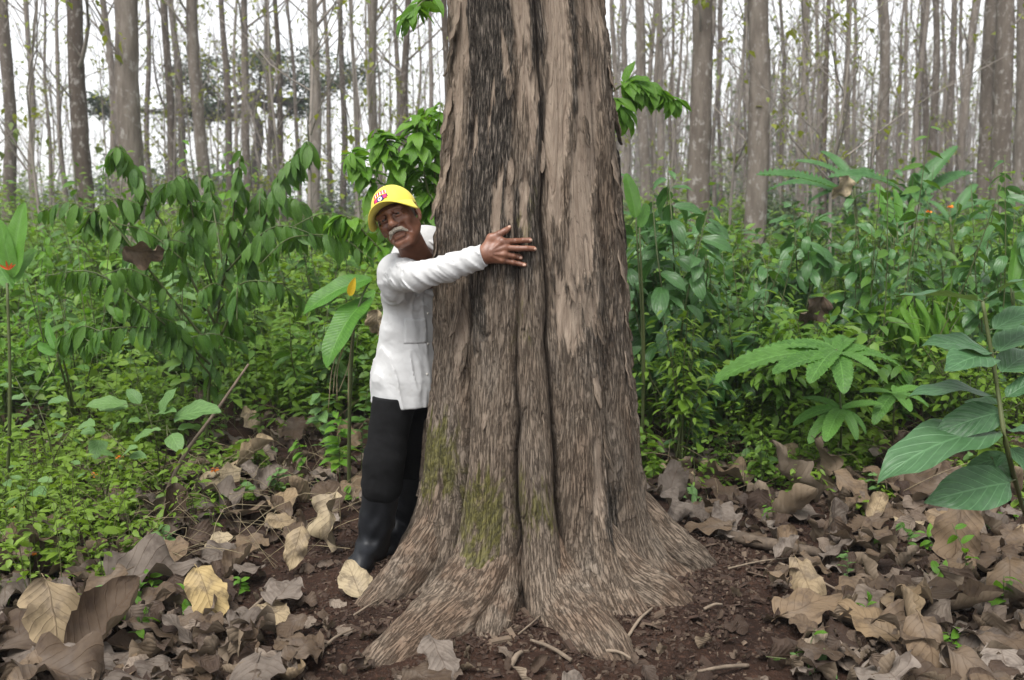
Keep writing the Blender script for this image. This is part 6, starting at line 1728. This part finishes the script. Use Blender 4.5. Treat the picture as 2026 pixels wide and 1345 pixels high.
for kn, an, to in ((knR, anR, toR), (knL, anL, toL)):
    g0 = gh(an[0], an[1]) - .012
    lo = np.minimum(np.minimum(kn, an), to) - .13; lo[2] = g0 - .02
    fo = Field(lo, np.maximum(np.maximum(kn, an), to) + .13, .0045)
    topb = kn * .86 + an * .14
    d = to - an; d[2] = 0; dn = d / np.linalg.norm(d)
    heel = an - dn * .035
    fo.cap(topb, kn * .4 + an * .6, .078, .069, .02); fo.cap(kn * .4 + an * .6, an + [0, 0, .0], .067, .058, .03)
    fo.cap(np.array([heel[0], heel[1], g0 + .05]), np.array([an[0], an[1], g0 + .06]), .046, .052, .03)
    fo.cap(np.array([an[0], an[1], g0 + .075]), np.array([to[0], to[1], g0 + .046]) - dn * .02, .054, .047, .04)
    fo.ell(np.array([to[0], to[1], g0 + .038]), (.049, .058, .040), None, .02)
    fo.warp(lambda x, y, z: (.0022 * np.sin(z * 70 + 3 * np.sin(x * 40) + y * 30) * sstep(.05, .12, z) * sstep(.34, .2, z)).astype(np.float32))
    fo.cut((0, 0, g0), (0, 0, -1)); fo.cut(topb, (topb - an))
    bt = part("boot", *fo.mesh(), M['boot'])
    # welt of the sole
    fw = Field(lo, np.array([lo[0] + .5, lo[1] + .5, g0 + .06]), .0045)
    fw.cap(np.array([heel[0], heel[1], g0 + .012]), np.array([an[0], an[1], g0 + .012]), .046, .048, .01); fw.cap(np.array([an[0], an[1], g0 + .012]), np.array([to[0], to[1], g0 + .012]), .048, .050, .01)
    fw.cut((0, 0, g0 - .002), (0, 0, -1)); fw.cut((0, 0, g0 + .022), (0, 0, 1)); part("sole", *fw.mesh(), M['boot'], bt)

# cap
CC_ = np.array([0, .014, .037]); CR = np.array([.0835, .1015, .094])
cap_root = thing("cap", "bright yellow baseball cap with a crest on the man's head", "cap", Vector(hw((0, .014, .036))))
CO = np.array(hw((0, .014, .036)))
def cpart(name, V, Q, mat, parent=None): return link(name, mesh_np(name, V - CO, Q, mat), parent=parent or cap_root)
rows = []; na, nb2 = 60, 22
for j in range(nb2 + 1):
    for i in range(na):
        a = 2 * PI * i / na; ph = (j / nb2) * math.radians(85.5 + 19 * (.5 + .5 * math.sin(a)) ** .7)
        seam = .0013 * math.exp(-((((a + PI / 6) % (PI / 3)) - PI / 6) / .05) ** 2)
        rr_ = 1 - seam / .09 + .02 * math.exp(-((math.sin((a + PI / 2) / 2)) / .5) ** 2) * math.sin(ph) ** 2 * math.cos(ph)
        p = CC_ + CR * np.array([math.sin(ph) * math.cos(a), math.sin(ph) * math.sin(a), math.cos(ph)]) * rr_
        rows.append(hw(p))
i, j = np.meshgrid(np.arange(na), np.arange(nb2), indexing='ij')
Q = np.stack([j * na + i, (j + 1) * na + i, (j + 1) * na + (i + 1) % na, j * na + (i + 1) % na], -1).reshape(-1, 4)
Vc = np.array(rows)
crn = cpart("crown", Vc, Q, M['cap']); md = crn.modifiers.new("thick", 'SOLIDIFY'); md.thickness = .003; md.offset = -1
cbvh = BVHTree.FromPolygons([tuple(v) for v in Vc], [tuple(int(k) for k in q) for q in Q])
f2 = Field(hw((0, .014, .131)) - .02, hw((0, .014, .131)) + .02, .0015); f2.ell(hw((0, .014, .1295)), (.008, .008, .0045), RH); cpart("top_button", *f2.mesh(), M['cap'])
# brim: curved down at both sides
rows = []; ni, nj = 30, 8
for j in range(nj + 1):
    t = j / nj
    for i in range(ni + 1):
        a = math.radians(-168 + 156 * i / ni)            # round the front of the head
        ca, sa = math.cos(a), math.sin(a)
        reach = .082 * max(0.0, math.sin((i / ni) * PI)) ** .62
        p = np.array([CC_[0] + (CR[0] * 1.0) * ca, CC_[1] + CR[1] * sa, 0.044])
        o = np.array([ca * .30, sa, 0.0]); o /= np.linalg.norm(o)
        p = p + o * (reach * t)
        p[2] += .004 * t - 6.5 * (p[0] ** 2) * t ** .8 - .010 * (1 - math.sin((i / ni) * PI)) * (1 - t)
        rows.append(hw(p))
i, j = np.meshgrid(np.arange(ni), np.arange(nj), indexing='ij')
Q = np.stack([j * (ni + 1) + i, j * (ni + 1) + i + 1, (j + 1) * (ni + 1) + i + 1, (j + 1) * (ni + 1) + i], -1).reshape(-1, 4)
brim = cpart("brim", np.array(rows), Q, M['cap']); md = brim.modifiers.new("thick", 'SOLIDIFY'); md.thickness = .004; md.offset = 0
# crest on the front: striped top, blue and crimson band, white ball
EMC = np.array([-.010, -.09, .095]); EIN = RH @ np.array([.08, 1., -.55]); EUP = RH @ np.array([0, .5, 1.])
def ep(name, x0, y0, w_, h_, mat, off_, shape=None, nx_=6, ny_=6):
    d_in = Vector(EIN).normalized(); rt_ = d_in.cross(Vector(EUP)).normalized(); upv = rt_.cross(d_in).normalized()
    c = Vector(hw(EMC)) + rt_ * x0 + upv * y0
    Vp_, Fp = [], []
    for j in range(ny_ + 1):
        for i in range(nx_ + 1):
            a, b_ = (i / nx_ - .5), (j / ny_ - .5)
            if shape: a, b_ = shape(a, b_)
            o = c + rt_ * (a * w_) + upv * (b_ * h_) - d_in * .15
            hit, nn_, _, _ = cbvh.ray_cast(o, d_in, .4)
            Vp_.append(tuple((hit if hit is not None else o + d_in * .15) - d_in * off_))
    for j in range(ny_):
        for i in range(nx_): Fp.append([j * (nx_ + 1) + i, j * (nx_ + 1) + i + 1, (j + 1) * (nx_ + 1) + i + 1, (j + 1) * (nx_ + 1) + i])
    o = cpart(name, np.array(Vp_), np.array(Fp), mat, crn); md = o.modifiers.new("thick", 'SOLIDIFY'); md.thickness = .0012; md.offset = 0
disc = lambda a, b_: (a * math.sqrt(max(0, 1 - 2 * b_ * b_)), b_ * math.sqrt(max(0, 1 - 2 * a * a)))
shield = lambda a, b_: (a * (1 - .35 * max(0, -b_ * 2) ** 2), b_ - .35 * (abs(a) * 2) ** 2 * (b_ < 0) * -1)
ep("crest_band", 0, -.010, .062, .024, M['em_blue'], .0022, shield, 10, 6)
ep("crest_top", 0, .013, .054, .020, M['em_white'], .0022, None, 8, 4)
for k, xx in enumerate((-.022, -.011, 0, .011, .022)): ep("crest_stripe", xx, .0135 + .003 * (k % 2), .0058, .019, M['em_red'] if k != 2 else M['em_red'], .0036, None, 2, 4)
ep("crest_panel", -.021, -.008, .014, .016, M['em_pink'], .0036, None, 4, 4); ep("crest_panel", .021, -.008, .014, .016, M['em_pink'], .0036, None, 4, 4)
ep("crest_ball", 0, -.011, .017, .017, M['em_white'], .0038, disc, 8, 8); ep("crest_ball_mark", 0, -.011, .0065, .0065, M['em_blue'], .0052, disc, 6, 6)
ep("crest_edge", 0, .0025, .058, .0035, M['em_gold'], .0038, None, 8, 1)

# ------------------------------------------------------------------ thin humid air
hm, nt, b_, out = new_mat("humid_air")
nt.nodes.remove(b_)
pv = nd(nt, "ShaderNodeVolumePrincipled", {"Color": (.93, .95, 1.0, 1), "Density": .0016, "Anisotropy": .3})
nt.links.new(pv.outputs[0], out.inputs["Volume"])
Vx = np.array([[a, b2, c] for c in (-1.6, 24.) for b2 in (-62., 330.) for a in (-265., 265.)])
hz = link("haze", mesh_np("haze", Vx, np.array([(0, 2, 3, 1), (4, 5, 7, 6), (0, 1, 5, 4), (2, 6, 7, 3), (0, 4, 6, 2), (1, 3, 7, 5)]), hm, smooth=False))
tag(hz, "thin pale humid air between the trunks", "haze", kind="stuff")
